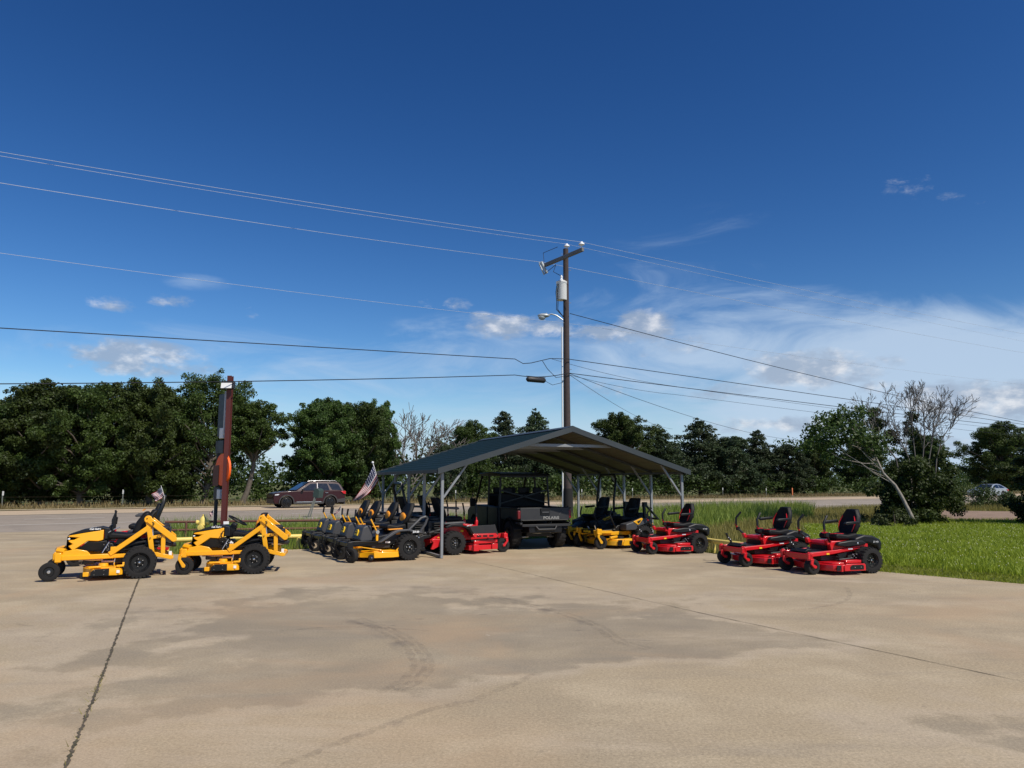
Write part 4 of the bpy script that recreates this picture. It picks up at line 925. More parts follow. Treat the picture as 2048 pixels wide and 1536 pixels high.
base = mul.outputs[2]
sd_ = mth('ADD', attr('stain'), mth('MULTIPLY', mth('SUBTRACT', nz_(1.1, 8, .62), .5), 1.5))
sf = mth('MULTIPLY', rampf(sd_, -.12, .10), mth('SUBTRACT', 1.05, mth('MULTIPLY', rampf(nz_(.5, 5), .35, .75), .75)))
base = mix_(mth('MULTIPLY', sf, .56), base, (.200, .172, .132))
edge = mth('MULTIPLY', rampf(sd_, -.45, -.05), mth('SUBTRACT', 1.0, rampf(sd_, -.10, .06)))
base = mix_(mth('MULTIPLY', edge, .35), base, (.46, .38, .29))
ty = mth('MULTIPLY', mth('SUBTRACT', 1.0, rampf(mth('ADD', attr('tyre'), mth('MULTIPLY', nz_(5, 4), .14)), .10, .24)), rampf(nz_(2.2, 5), .35, .6))
base = mix_(mth('MULTIPLY', ty, .55), base, (.13, .112, .095))
# long wiped streaks and smudges, drips, specks
def nzmap(s, sx, sy, rz, d=6, r=.6):
    mp = t.nodes.new('ShaderNodeMapping'); mp.inputs['Scale'].default_value = (sx, sy, 1); mp.inputs['Rotation'].default_value = (0, 0, rz)
    cc = t.nodes.new('ShaderNodeTexCoord'); t.links.new(cc.outputs['Object'], mp.inputs[0])
    n = t.nodes.new('ShaderNodeTexNoise'); n.inputs['Scale'].default_value = s; n.inputs['Detail'].default_value = d; n.inputs['Roughness'].default_value = r; n.inputs['Distortion'].default_value = .6
    t.links.new(mp.outputs[0], n.inputs['Vector']); return n.outputs[0]
st = rampf(nzmap(.9, .35, 1.5, .15, 8, .65), .50, .74)
base = mix_(mth('MULTIPLY', st, .42), base, (.22, .188, .148))
st2 = rampf(nzmap(.55, .5, 1.2, -.5, 8, .7), .53, .72)
base = mix_(mth('MULTIPLY', st2, .5), base, (.50, .41, .30))
st3 = rampf(nzmap(.33, .8, 1.0, .9, 7, .6), .50, .70)
base = mix_(mth('MULTIPLY', st3, .5), base, (.43, .30, .18))
sp2 = rampf(nzmap(2.6, .7, 1.2, 0, 3, .5), .70, .76)
base = mix_(mth('MULTIPLY', sp2, .40), base, (.10, .085, .07))
wh = rampf(nzmap(9, 1, 1, 0, 2, .5), .79, .82)
base = mix_(mth('MULTIPLY', wh, .5), base, (.62, .56, .47))
gr = t.nodes.new('ShaderNodeMapRange'); t.links.new(nz_(62, 4, .9), gr.inputs[0]); gr.inputs[1].default_value = .25; gr.inputs[2].default_value = .75; gr.inputs[3].default_value = .66; gr.inputs[4].default_value = 1.34
fm = t.nodes.new('ShaderNodeMix'); fm.data_type = 'RGBA'; fm.blend_type = 'MULTIPLY'; fm.inputs[0].default_value = 1
t.links.new(base, fm.inputs[6]); t.links.new(gr.outputs[0], fm.inputs[7]); t.links.new(fm.outputs[2], b.inputs['Base Color'])
me.materials.append(cm_)
o = bpy.data.objects.new('concrete_lot', me); col.objects.link(o); tag(o, kind='structure')

# --- expansion joints: narrow, crumbled strips of dirt
def strip(name, pts, w, z, mm, jag=0, step=.12, kind='structure'):
    P_ = [Vector(p) for p in pts]; v = []; f = []
    dense = []
    for a, b_ in zip(P_[:-1], P_[1:]):
        n = max(1, int((b_-a).length/step)); dense += [a.lerp(b_, k/n) for k in range(n)]
    dense.append(P_[-1])
    for i, p in enumerate(dense):
        d = (dense[min(i+1, len(dense)-1)]-dense[max(i-1, 0)]).normalized(); nn = V(-d.y, d.x, 0)
        wl, wr = (w/2*(1+jag*(random.random()-.5)*2) for _ in range(2))
        v += [p+nn*wl+V(0, 0, z), p-nn*wr+V(0, 0, z)]
        if i: k = 2*i; f.append((k-2, k-1, k+1, k))
    mb = MB(); mb.add(v, f); o = mb.build(name, mm, recalc=False)
    for p in o.data.polygons:
        if p.normal.z < 0: o.data.flip_normals(); break
    return tag(o, kind=kind)
strip('pavement_joint', [gnd(292, 1130), gnd(275, 1165), gnd(205, 1350), gnd(186, 1400), gnd(130, 1536), gnd(60, 1700)], .020, .004, 'joint_dirt', .9, .03)
strip('pavement_joint', [gnd(930, 1120), gnd(1024, 1140), gnd(1400, 1226), gnd(2048, 1364), gnd(2300, 1420)], .009, .004, 'joint_dirt', .8)
strip('pavement_joint', [gnd(-300, 1074), gnd(0, 1070), gnd(180, 1067.5), gnd(300, 1066)], .05, .004, 'joint_dirt', .5)
# --- curved tyre marks on the concrete: thin worn strips
tm = bpy.data.materials.new('tyre_mark'); tm.use_nodes = True; MT['tyre_mark'] = tm; tt_ = tm.node_tree; tb = tt_.nodes['Principled BSDF']
tb.inputs['Base Color'].default_value = (.11, .095, .08, 1); tb.inputs['Roughness'].default_value = .9
tn = tt_.nodes.new('ShaderNodeTexNoise'); tn.inputs['Scale'].default_value = 7; tn.inputs['Detail'].default_value = 8; tn.inputs['Roughness'].default_value = .7
tg_ = tt_.nodes.new('ShaderNodeTexCoord'); tt_.links.new(tg_.outputs['Object'], tn.inputs['Vector'])
tr2 = tt_.nodes.new('ShaderNodeMapRange'); tr2.inputs[1].default_value = .38; tr2.inputs[2].default_value = .75; tr2.inputs[3].default_value = 0; tr2.inputs[4].default_value = .24
tt_.links.new(tn.outputs[0], tr2.inputs[0]); tt_.links.new(tr2.outputs[0], tb.inputs['Alpha'])
def smooth(P_, n=10):
    out = []
    for i in range(len(P_)-1):
        a, b2, c2, d2 = P_[max(0, i-1)], P_[i], P_[i+1], P_[min(len(P_)-1, i+2)]
        for k in range(n): u = k/n; out.append(.5*((2*b2)+(c2-a)*u+(2*a-5*b2+4*c2-d2)*u*u+(3*b2-a-3*c2+d2)*u**3))
    return out+[P_[-1]]
for arc, offs in ((arcA, (0, .09, .16)), (arcB, (0,)), (arcC, (0, .10)), (G_([(1690, 1175), (1700, 1190), (1680, 1206), (1620, 1218)]), (0,)), (G_([(560, 1262), (700, 1254), (860, 1262)]), (0,))):
    for k, of_ in enumerate(offs):
        pts_ = smooth(arc); sh = [pts_[i]+V(-(pts_[min(i+1, len(pts_)-1)]-pts_[max(i-1, 0)]).y, (pts_[min(i+1, len(pts_)-1)]-pts_[max(i-1, 0)]).x, 0).normalized()*of_ for i in range(len(pts_))]
        strip('tyre_mark', sh, .055 if k else .075, .003+.002*k, 'tyre_mark', .5, .15)
# --- the road: sheets laid 4 mm apart
def quad(name, n0, n1, z, mm, s0=-170, s1=330, bend=None):
    m = MB(); v = []; f = []; ss = np.linspace(s0, s1, 60)
    for i, s in enumerate(ss):
        k0, k1 = (n0, n1)
        v += [rp(s, k0, z), rp(s, k1, z)]
        if i: j = 2*i; f.append((j-2, j, j+1, j-1))
    return tag(m.add(v, f).build(name, mm), kind='structure')
quad('road_shoulder', RN0, 36.4, -.012, 'asphalt')
quad('road', 36.4, 47.2, -.012+.0005, 'asphalt')
quad('road_outer_lane', 47.2, 54.3, -.004, 'road_concrete')
quad('road_kerb', 53.9, 54.6, .05, 'line_pale')
quad('verge', 54.6, 62, .0, 'verge_dry')
for i, n in enumerate((35.95, 47.0)): quad('road_edge_line', n, n+.14+.06*i, .006, ('line_white', 'line_pale')[i])
for s in np.arange(-72, 140, 12.0):
    m = MB(); m.add([rp(s, 41.1, .006), rp(s+3.2, 41.1, .006), rp(s+3.2, 41.24, .006), rp(s, 41.24, .006)], [(0, 1, 2, 3)]); tag(m.build('lane_dash', 'line_white'), kind='structure')
# side path at the far right
m = MB(); PATH = [gnd(1880, 1038, -.03), gnd(2300, 1043, -.03), gnd(2300, 1026, -.03), gnd(1885, 1021, -.03)]; m.add(PATH, [(0, 1, 2, 3)]); tag(m.build('side_path', 'drive_pink'), kind='structure')

# ================================================================== CARPORT
cx, cy, cyaw, cs, cw, ch, crz, coh, cof = -1.546, 17.205, .395, 1.412, 6.325, 1.931, 2.944, .156, .162
cp = empty('carport', (cx, cy, 0), cyaw, 'open metal carport with a dark green gable roof on grey posts', 'carport')
ln = 4*cs
sl_ = (crz-ch)/(cw/2+coh)
zr = lambda u: crz - abs(u-cw/2)*sl_
for sd in (-1, 1):
    u0, u1 = (cw/2, -coh) if sd < 0 else (cw/2, cw+coh)
    # ribbed sheet: a real corrugated profile running along the eaves
    def sheet(z_off, th, v0, v1, rib):
        m = MB(); n = 44; v = []; f = []
        for i in range(n*4+1):
            q = i/(n*4); u = u0+(u1-u0)*q; h = rib if (i % 4 in (1, 2)) and i % 12 in (1, 2) else 0
            for vv in (v0, v1): v.append((u, vv, zr(u)+z_off+h))
            if i: k = 2*i; f.append((k-2, k, k+1, k-1))
        k0 = len(v)
        for i in range(n*4+1):
            q = i/(n*4); u = u0+(u1-u0)*q
            for vv in (v0, v1): v.append((u, vv, zr(u)+z_off-th))
            if i: k = k0+2*i; f.append((k-2, k-1, k+1, k))
        for i in range(1, n*4+1):
            for s_ in (0, 1): a = 2*i+s_; f.append((a-2, a, k0+a, k0+a-2))
        e = 2*n*4
        f += [(0, 1, k0+1, k0), (e, e+1, k0+e+1, k0+e)]
        return m.add(v, f)
    rp_ = sheet(.0, .012, -cof, ln+cof, .02).build('roof_panel', 'roof_green', cp)
    # underside sheet with its own seams
    m = MB()
    n = 12
    for i in range(n):
        a, b_ = u0+(u1-u0)*(i+.02)/n, u0+(u1-u0)*(i+.98)/n
        m.add([(a, -cof+.03, zr(a)-.022), (b_, -cof+.03, zr(b_)-.022), (b_, ln+cof-.03, zr(b_)-.022), (a, ln+cof-.03, zr(a)-.022), (a, -cof+.03, zr(a)-.016), (b_, -cof+.03, zr(b_)-.016), (b_, ln+cof-.03, zr(b_)-.016), (a, ln+cof-.03, zr(a)-.016)],
              [(0,3,2,1),(4,5,6,7),(0,1,5,4),(2,3,7,6),(0,4,7,3),(1,2,6,5)])
    m.build('roof_lining', 'roof_inner', rp_)
    for vv, nm in ((-cof-.012, 'gable_trim'), (ln+cof+.012, 'gable_trim')):
        m = MB(); m.add([(u0, vv-.01, zr(u0)+.03), (u1, vv-.01, zr(u1)+.03), (u1, vv-.01, zr(u1)-.10), (u0, vv-.01, zr(u0)-.10), (u0, vv+.01, zr(u0)+.03), (u1, vv+.01, zr(u1)+.03), (u1, vv+.01, zr(u1)-.10), (u0, vv+.01, zr(u0)-.10)],
                        [(0,1,2,3),(7,6,5,4),(0,4,5,1),(1,5,6,2),(2,6,7,3),(3,7,4,0)]); m.build(nm, 'roof_trim', cp)
    m = MB(); m.box((u1+sd*.006, ln/2, zr(u1)-.035), (.012, ln+2*cof-.03, .075)); m.build('eave_trim', 'roof_trim', cp)
    pu = 0 if sd < 0 else cw
    m = MB(); m.box((pu, ln/2, .033), (.06, ln+.06, .06)); m.build('base_rail', 'galv', cp, .006)
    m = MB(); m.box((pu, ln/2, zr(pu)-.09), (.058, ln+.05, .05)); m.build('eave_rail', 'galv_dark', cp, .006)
    for k in range(5):
        v_ = k*cs
        m = MB(); m.box((pu, v_, .06+(zr(pu)-.12-.06)/2), (.062, .062, zr(pu)-.18)); p = m.build('post', 'galv', cp, .006)
        m = MB(); m.bar((pu-sd*.03, v_, 1.32), (pu-sd*.60, v_, zr(pu-sd*.60)-.075), .045, .045, (0, 1, 0)); m.build('brace', 'galv', cp, .004)
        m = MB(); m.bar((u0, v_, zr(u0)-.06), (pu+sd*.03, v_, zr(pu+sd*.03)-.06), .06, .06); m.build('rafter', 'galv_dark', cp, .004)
for k in range(5):
    m = MB(); h_ = crz-.42; du = (crz-.06-h_)/sl_
    m.box((cw/2, k*cs+.045, h_), (2*du*.97, .03, .07)); m.build('collar_tie', 'galv', cp, .003)
m = MB(); m.add([(cw/2-.2, -cof-.02, zr(cw/2-.2)+.034), (cw/2, -cof-.02, crz+.042), (cw/2+.2, -cof-.02, zr(cw/2+.2)+.034), (cw/2-.2, ln+cof+.02, zr(cw/2-.2)+.034), (cw/2, ln+cof+.02, crz+.042), (cw/2+.2, ln+cof+.02, zr(cw/2+.2)+.034)], [(0,1,4,3),(1,2,5,4)]); m.build('ridge_cap', 'roof_trim', cp)
CPM = Matrix.Translation((cx, cy, 0)) @ Matrix.Rotation(cyaw, 4, 'Z')

# ================================================================== placing the machines
def place(t, rear, front, off=(0, 0)):
    """rear/front: ground points that the near rear tyre and near front caster touch; off: their local (x, y) minus each other handled by the heading"""
    d = front-rear; t.rotation_euler = (0, 0, math.atan2(d.y, d.x)); h = t.rotation_euler.z
    c, s = math.cos(h), math.sin(h)
    t.location = (rear.x - (c*off[0]-s*off[1]), rear.y - (s*off[0]+c*off[1]), 0)
def setpos(t, p, ang, off=(0, 0)):
    h = R(ang); c, s = math.cos(h), math.sin(h); t.rotation_euler = (0, 0, h)
    t.location = (p.x-(c*off[0]-s*off[1]), p.y-(s*off[0]+c*off[1]), 0)
a1 = loader_mower('leftmost yellow lift-frame mower, with black levers and its front caster swung forward', False, R(178))
a1.scale = (.97,)*3; setpos(a1, gnd(277, 1157), 204, (0, .53))
a2 = loader_mower('yellow lift-frame mower with a steering wheel and a white tag at its hood', True, R(0))
a2.scale = (.955,)*3; setpos(a2, gnd(507, 1148), 192, (0, .53))
# red mower with raised roll bar behind the first yellow one
r0 = commercial_red('red mower with a raised roll bar, half hidden behind the leftmost yellow mower', arch=1.46)
r0.scale = (.93,)*3; setpos(r0, gnd(277, 1157)+V(-1.2, 2.75, 0), 202)
rb = [c for c in kids(r0) if c.name.startswith('roll_bar')][0]
# row of four charcoal mowers
GB = 'row of charcoal zero-turn mowers with yellow levers'
LB = ['nearest charcoal mower of its row, its whole yellow deck in view', 'second charcoal mower in the row, counted from the carport post outwards',
      'third charcoal mower in the row, between two others near the yellow rail', 'farthest charcoal mower of the row, closest to the grass and the yellow rail']
b0 = charcoal_mower(LB[0], GB)
for sd in (-1, 1): caster(b0, 1.28, sd*.39, .15, .115, 'black_metal', .36, R(-60 if sd > 0 else -35), 'c')
bs = [b0]
for k in (1, 2, 3):
    c = copy_tree(b0); tag(c, LB[k]); bs.append(c)
nb = gnd(820, 1121)
for k, c in enumerate(bs): setpos(c, nb + V(-.50, .98, 0)*1.06*k*(1 if k < 3 else .97), 210+[0, -3, 2, -1][k], (0, .59))
for c in bs[1:3]:
    for q in kids(c):
        if q.name.startswith('caster_wheel'):
            for g_ in kids(q):
                if g_.name.startswith('rim'):
                    g_.data = g_.data.copy(); g_.data.materials[0] = MT['rim_tan']
# red pair under the left of the roof
GC = 'red commercial mowers at the left of the carport'
c0 = commercial_red('bright red mower facing right with a dark chute, half in sun under the roof', GC)
setpos(c0, gnd(911, 1110.5), 28.5, (0, -.63))
c1 = copy_tree(c0); 
for q in list(kids(c1)):
    if q.name.startswith('fuel_tank'): pass
tag(c1, 'shaded red mower standing behind the bright red one under the carport roof')
setpos(c1, gnd(911, 1110.5)+V(-.62, 1.9, 0), 24, (0, -.63))
c2 = commercial_red('shaded dark mower with tall roll bar and large grey lettering behind the charcoal row', GC, arch=1.62, letters=True)
setpos(c2, gnd(911, 1110.5)+V(-1.15, 1.55, 0), 27, (0, -.3))
c1.location = Vector(c1.location)+V(-.1, .9, 0)
# yellow pair and red one under the right of the roof
GE = 'yellow mowers at the right of the carport'
e0 = yellow_mower('yellow mower with a black front plate, grey side tanks and folded roll bar', GE, False)
setpos(e0, gnd(1200.6, 1098.3), 209, (1.29, .46))
e1 = yellow_mower('shaded yellow mower with a raised roll bar, next to the utility vehicle', GE, True)
setpos(e1, gnd(1141, 1089.7), 209, (1.29, .46))
GF = 'small red mowers on the right of the lot'
f0 = red_mower('red mower parked at the right front post of the carport', GF)
f1 = copy_tree(f0); tag(f1, 'middle red mower on the open concrete, partly overlapped by the nearest red one')
f2 = copy_tree(f0); tag(f2, 'red mower nearest the lawn, rightmost of all mowers, red piping on its seat')
setpos(f0, gnd(1305, 1109), 199, (1.17, .40)); setpos(f1, gnd(1493.5, 1134), 198, (1.17, .40)); setpos(f2, gnd(1626.8, 1149.5), 197, (1.17, .40))
u = utility_vehicle(); uc = (gnd(1028.6, 1096.7)+gnd(1109.4, 1094))*.5
setpos(u, uc, math.degrees(cyaw)+90-1)

# ================================================================== cars
suv = build_car('sport_utility_car', 'maroon sport utility car with black wheels driving left along the far lane', 'car_maroon')
rear = gnd(660, 1010.3); h = math.atan2(-RD.y, -RD.x)
suv.rotation_euler = (0, 0, h); suv.scale = (.96, .96, .96)
base_ = at(660, 1010, 51.6); suv.location = (base_.x-RN.x*-.85, base_.y-RN.y*-.85, 0.0)
sed = build_car('sedan_car', 'silver sedan on the road at the far right, glimpsed between the bushes', 'car_silver', False)
sed.rotation_euler = (0, 0, h+R(-4)); p = at(1990, 990, 84); sed.location = (p.x, p.y, .02)

# ================================================================== flags
def flag_mat():
    m = bpy.data.materials.new('flag_cloth'); m.use_nodes = True; MT['flag_cloth'] = m; t = m.node_tree; b = t.nodes['Principled BSDF']; b.inputs['Roughness'].default_value = .8
    uv = t.nodes.new('ShaderNodeUVMap'); s = t.nodes.new('ShaderNodeSeparateXYZ'); t.links.new(uv.outputs[0], s.inputs[0])
    def mm(op, a, bb=None):
        n = t.nodes.new('ShaderNodeMath'); n.operation = op
        for i, x in ((0, a), (1, bb)):
            if x is None: continue
            if isinstance(x, (int, float)): n.inputs[i].default_value = x
            else: t.links.new(x, n.inputs[i])
        return n.outputs[0]
    U, Vv = s.outputs[0], s.outputs[1]
    stripe = mm('LESS_THAN', mm('MODULO', mm('MULTIPLY', Vv, 13), 2), 1)
    canton = mm('MULTIPLY', mm('LESS_THAN', U, .40), mm('GREATER_THAN', Vv, 6/13))
    fu = mm('SUBTRACT', mm('FRACT', mm('MULTIPLY', U, 6/.40)), .5); fv = mm('SUBTRACT', mm('FRACT', mm('MULTIPLY', mm('SUBTRACT', Vv, 6/13), 5/(7/13))), .5)
    star = mm('LESS_THAN', mm('ADD', mm('MULTIPLY', fu, fu), mm('MULTIPLY', fv, fv)), .062)
    def mx(f, a, bb):
        n = t.nodes.new('ShaderNodeMix'); n.data_type = 'RGBA'; t.links.new(f, n.inputs[0])
        for i, x in ((6, a), (7, bb)):
            if isinstance(x, tuple): n.inputs[i].default_value = x+(1,)
            else: t.links.new(x, n.inputs[i])
        return n.outputs[2]
    c = mx(canton, mx(stripe, (.80, .78, .77), (.36, .012, .02)), mx(star, (.016, .022, .085), (.75, .75, .78)))
    t.links.new(c, b.inputs['Base Color'])
    tr = t.nodes.new('ShaderNodeBsdfTranslucent'); t.links.new(c, tr.inputs[0]); ms = t.nodes.new('ShaderNodeMixShader'); ms.inputs[0].default_value = .3
    t.links.new(b.outputs[0], ms.inputs[1]); t.links.new(tr.outputs[0], ms.inputs[2]); t.links.new(ms.outputs[0], t.nodes['Material Output'].inputs[0])
flag_mat()
def flag(label, top, bot, fly_top, fly_bot, pole, group, sag=.1, rip=.03, pr=.012, finial=True):
    """hoist runs top->bot; the free edge runs fly_top->fly_bot"""
    t_ = empty('flag', pole[0], 0, label, 'flag', group); o0 = Vector(pole[0])
    nu, nv = 28, 14; v = []; f = []; uvs = []
    top, bot, ft, fb = (Vector(q) for q in (top, bot, fly_top, fly_bot))
    side = (ft-top).cross(bot-top).normalized()
    for i in range(nu+1):
        for j in range(nv+1):
            a, b = i/nu, j/nv
            p = top.lerp(ft, a).lerp(bot.lerp(fb, a), b) + V(0, 0, -sag*4*a*(1-a)) + side*rip*a**.5*math.sin(a*9+b*3.5)
            p += side*rip*.5*math.sin(b*11+a*4)
            v.append(p-o0); uvs.append((a, 1-b))
    w = nv+1
    for i in range(nu):
        for j in range(nv): f.append((i*w+j, i*w+j+1, (i+1)*w+j+1, (i+1)*w+j))
    m = MB(); m.add(v, f); c = m.build('cloth', 'flag_cloth', t_, recalc=False)
    ul = c.data.uv_layers.new(name='UVMap')
    for lp in c.data.loops: ul.data[lp.index].uv = uvs[lp.vertex_index]
    m = MB(); m.tube([Vector(q)-o0 for q in pole], pr, 8); pl = m.build('pole', 'white_paint', t_)
    if finial: m = MB(); m.ball(Vector(pole[-1])-o0+(Vector(pole[-1])-Vector(pole[0])).normalized()*pr*2, pr*2.6, 10); m.build('finial', 'white_label', pl)
    return t_
pc = CPM @ V(-.03, ln+.1, 0); YF = pc.y-.15
flag('large stars and stripes flag drooping from a pole on the carport\'s rear left corner', at(746.5, 931, YF), at(757.5, 961, YF), at(704.5, 1001, YF-.25), at(716, 1000, YF-.12), [at(763, 985, pc.y), at(746, 927, YF)], 'stars and stripes flags', .10, .06, .014)
yr = r0.location.y
hd = r0.rotation_euler.z
bpy.context.view_layer.update(); rt = r0.matrix_basis @ V(-.34, .28, 1.47)
flag('small stars and stripes flag on top of the roll bar', rt+V(-.07, 0, .19), rt+V(.0, 0, .01), rt+V(-.28, 0, .05), rt+V(-.17, 0, -.11), [rt, rt+V(-.08, 0, .22)], 'stars and stripes flags', .02, .02, .005, False)
Y1 = 24.5; g1 = gnd(683, 1066)
flag('small drooping flag on a thin stick beyond the charcoal mowers', at(682, 1011, Y1), at(680.5, 1019, Y1), at(668, 1027, Y1), at(667, 1031, Y1), [V(at(682, 1011, Y1).x, Y1, -.03), at(682, 1010, Y1)], 'small stick flags', .03, .02, .006, False)
Y2 = 25.5
flag('small limp flag on a stick in the grass beside the hydrant', at(427, 1019, Y2), at(427, 1028, Y2), at(418, 1026, Y2), at(420, 1034, Y2), [V(at(427, 1019, Y2).x, Y2, -.03), at(427, 1017, Y2)], 'small stick flags', .02, .03, .006, False)

# ================================================================== rails, fences, posts
GY = 'yellow pipe barrier rails'
def pipe_rail(name, label, pts, zr_, posts, rad, mm, extra=()):
    t_ = empty(name, (pts[0].x, pts[0].y, 0), 0, label, 'rail' if mm == 'pale_yellow' else 'fence', None); o0 = V(pts[0].x, pts[0].y, 0)
    for z in (zr_,)+tuple(extra):
        m = MB(); m.tube([V(p.x, p.y, z)-o0 for p in pts], rad, 12); m.build('rail', mm, t_)
    for p in posts:
        m = MB(); m.tube([V(p.x, p.y, -.06)-o0, V(p.x, p.y, zr_)-o0], rad*1.02, 12); m.build('post', mm, t_)
    return t_
p0, p1 = gnd(345, 1105), gnd(600, 1096.5); e_ = CPM @ V(-.9, ln+.9, 0)
dirr = (p1-p0).normalized()
ra = [at(335, 1079.5, 18.9), at(448, 1076, 19.5), at(597, 1072, 20.2), at(641, 1069.5, 20.6)]
pipe_rail('pipe_rail', 'low yellow pipe barrier rail at the left edge of the concrete', ra, .27, [ra[0], ra[2]], .055, 'pale_yellow')
rb_ = [at(1402, 1071, 19.3), at(1426, 1073, 18.6), at(1502, 1080, 17.3)]
pipe_rail('pipe_rail', 'low yellow pipe barrier rail between the red mowers and the tall grass', rb_, .27, [rb_[1], rb_[2]], .055, 'pale_yellow')
bf = [at(330, 1050, 22.2), at(560, 1047, 22.9), at(661, 1044, 23.2), at(700, 1043, 23.35)]
pipe_rail('pipe_fence', 'rusty brown two-rail pipe fence in the grass behind the yellow mowers', bf, .53, [bf[0].lerp(bf[1], .18), bf[1].lerp(bf[0], .12), bf[2], bf[3]], .035, 'rust_brown', (.30,))
bf2 = [at(790, 1043, 23.6), at(960, 1040, 24.6), at(1000, 1040, 25)]
# hydrant
hp = at(407, 1030, 22.4); hy = empty('fire_hydrant', (hp.x, hp.y, -.05), 0, 'pale yellow fire hydrant standing in the grass near the sign post', 'hydrant')
m = MB(); m.lathe([(0, .12), (.05, .12), (.06, .085), (.42, .085), (.43, .11), (.46, .11), (.47, .095), (.60, .085), (.64, .05), (.66, .03), (.70, .03), (.71, 0)], axis='z', n=20); m.build('barrel', 'pale_yellow', hy); hy.scale = (1.05, 1.05, 1.12)
for sd in (-1, 1): m = MB(); m.lathe([(sd*.06, .05), (sd*.14, .05), (sd*.14, .062), (sd*.175, .062), (sd*.18, 0)], c=(0, 0, .50), axis='x', n=14); m.build('outlet', 'pale_yellow', hy)
m = MB(); m.lathe([(-.08, .06), (-.15, .06), (-.15, .075), (-.19, .075), (-.2, 0)], c=(0, 0, .38), n=14); m.build('outlet', 'pale_yellow', hy)
# mailbox on a leaning post
b_ = gnd(617, 1034.5); tp_ = at(633, 991, b_.y)
mbx = empty('mailbox', (b_.x, b_.y, 0), 0, 'dark green mailbox on a leaning grey post at the roadside', 'mailbox')
m = MB(); m.bar((-.05, 0, -.03), tp_-b_+V(-.05, 0, 0), .05, .05); m.bar((.05, .02, -.03), tp_-b_+V(.0, .02, 0), .05, .05); m.build('post', 'post_grey', mbx)
m = MB(); prof = [(-.15, -.20), (.15, -.20), (.15, .12)]+[(.15*math.cos(a), .12+.12*math.sin(a)) for a in (math.pi*k/8 for k in range(1, 8))]+[(-.15, .12)]
m.prism(prof, -.05, .40); bx = m.build('box', 'mail_green', mbx, .012); bx.location = tp_-b_+V(0, 0, .1); bx.rotation_euler = (0, R(8), R(-14))
# orange marker post beyond the road
op = at(1585, 993, 88); t_ = empty('marker_post', (op.x, op.y, 0), 0, 'orange marker post with a white foot at the far side of the road', 'marker post')
m = MB(); m.lathe([(.0, .07), (.14, .07)], axis='z', n=10); m.build('foot', 'post_white', t_); m = MB(); m.lathe([(.14, .065), (.95, .065), (1.0, .03), (1.0, 0)], axis='z', n=10); m.build('shaft', 'post_orange', t_)
# far wire fence: white-topped posts and wire along the treeline
fw = empty('wire_fence', tuple(rp(-40, 59)), 0, 'low wire fence with white-tipped posts along the far treeline', 'fence')
o0 = rp(-40, 59)
for s in np.arange(-40, 75, 6.5):
    q = rp(s+random.uniform(-.6, .6), 59)-o0; h_ = random.uniform(.95, 1.15)
    m = MB(); m.bar(q+V(0, 0, -.05), q+V(random.uniform(-.03, .03), 0, h_*.75), .05, .05); p = m.build('post', 'post_grey', fw); m = MB(); m.bar(q+V(0, 0, h_*.75), q+V(0, 0, h_), .07, .07); m.build('tip', 'post_white', p)
for z in (.4, .7): m = MB(); m.tube([rp(-40, 59, z)-o0, rp(75, 59, z)-o0], .003, 5); m.build('wire', 'twig', fw)

# ================================================================== sign pole
sp0 = at(447.5, 1046, 21.8); sgn = empty('roadside_sign', (sp0.x, sp0.y, -.05), 0, 'tall maroon steel sign post with edge-on panels, an orange disc and a floodlight', 'sign')
zt_ = at(466, 752, 21.8).z+.05
m = MB(); m.box((0, -.075, zt_/2), (.125, .016, zt_)); m.box((0, .075, zt_/2), (.125, .016, zt_)); m.box((0, 0, zt_/2), (.014, .134, zt_)); m.build('steel_post', 'maroon_steel', sgn)
SA = math.atan2(.74, -.67)          # direction in which the sign face runs away from the post
def sgnbox(nm, mm, c, w, th, z0, z1, bev=.01):
    mb = MB(); mb.box((c, 0, (z0+z1)/2), (w, th, z1-z0)); o = mb.build(nm, mm, sgn, bev); o.rotation_euler = (0, 0, SA); return o
def zz(py): return at(455, py, 21.8).z+.05
sgnbox('sign_panel', 'sign_black', .42, .46, .10, zz(872), zz(786)); sgnbox('panel_edge', 'sign_white', .175, .03, .14, zz(870), zz(782))
sgnbox('sign_panel', 'sign_white', .30, .26, .16, zz(876), zz(855)); sgnbox('sign_panel', 'sign_black', .45, .55, .10, zz(906), zz(880))
sgnbox('sign_panel', 'rust_brown', .60, .42, .12, zz(972), zz(930)); sgnbox('sign_panel', 'sign_white', .30, .22, .16, zz(998), zz(979)); sgnbox('sign_panel', 'dark_grey', .50, .45, .10, zz(1000), zz(975))
mb = MB(); mb.tube([(.62, 0, 0), (.62, 0, zz(880))], .055, 8); o = mb.build('rear_post', 'sign_black', sgn); o.rotation_euler = (0, 0, SA)
mb = MB(); mb.lathe([(-.03, .0), (-.03, .45), (.03, .45), (.03, 0)], c=(0, 0, zz(939)), n=40); o = mb.build('orange_disc', 'sign_orange', sgn); o.rotation_euler = (0, 0, math.atan2(.71, -.70)); 
o.location = (-.145, .15, 0)
zb = zz(772)
mb = MB(); mb.box((0, -.16, zb), (.36, .14, .22), (R(-12), 0, 0)); fl = mb.build('floodlight', 'sign_black', sgn, .01)
mb = MB(); mb.box((-.02, -.236, zb-.015), (.30, .012, .155), (R(-12), 0, 0)); mb.build('lamp_lens', 'white_label', fl)  # white lens colour stands in for sun glare; the lamp is unlit

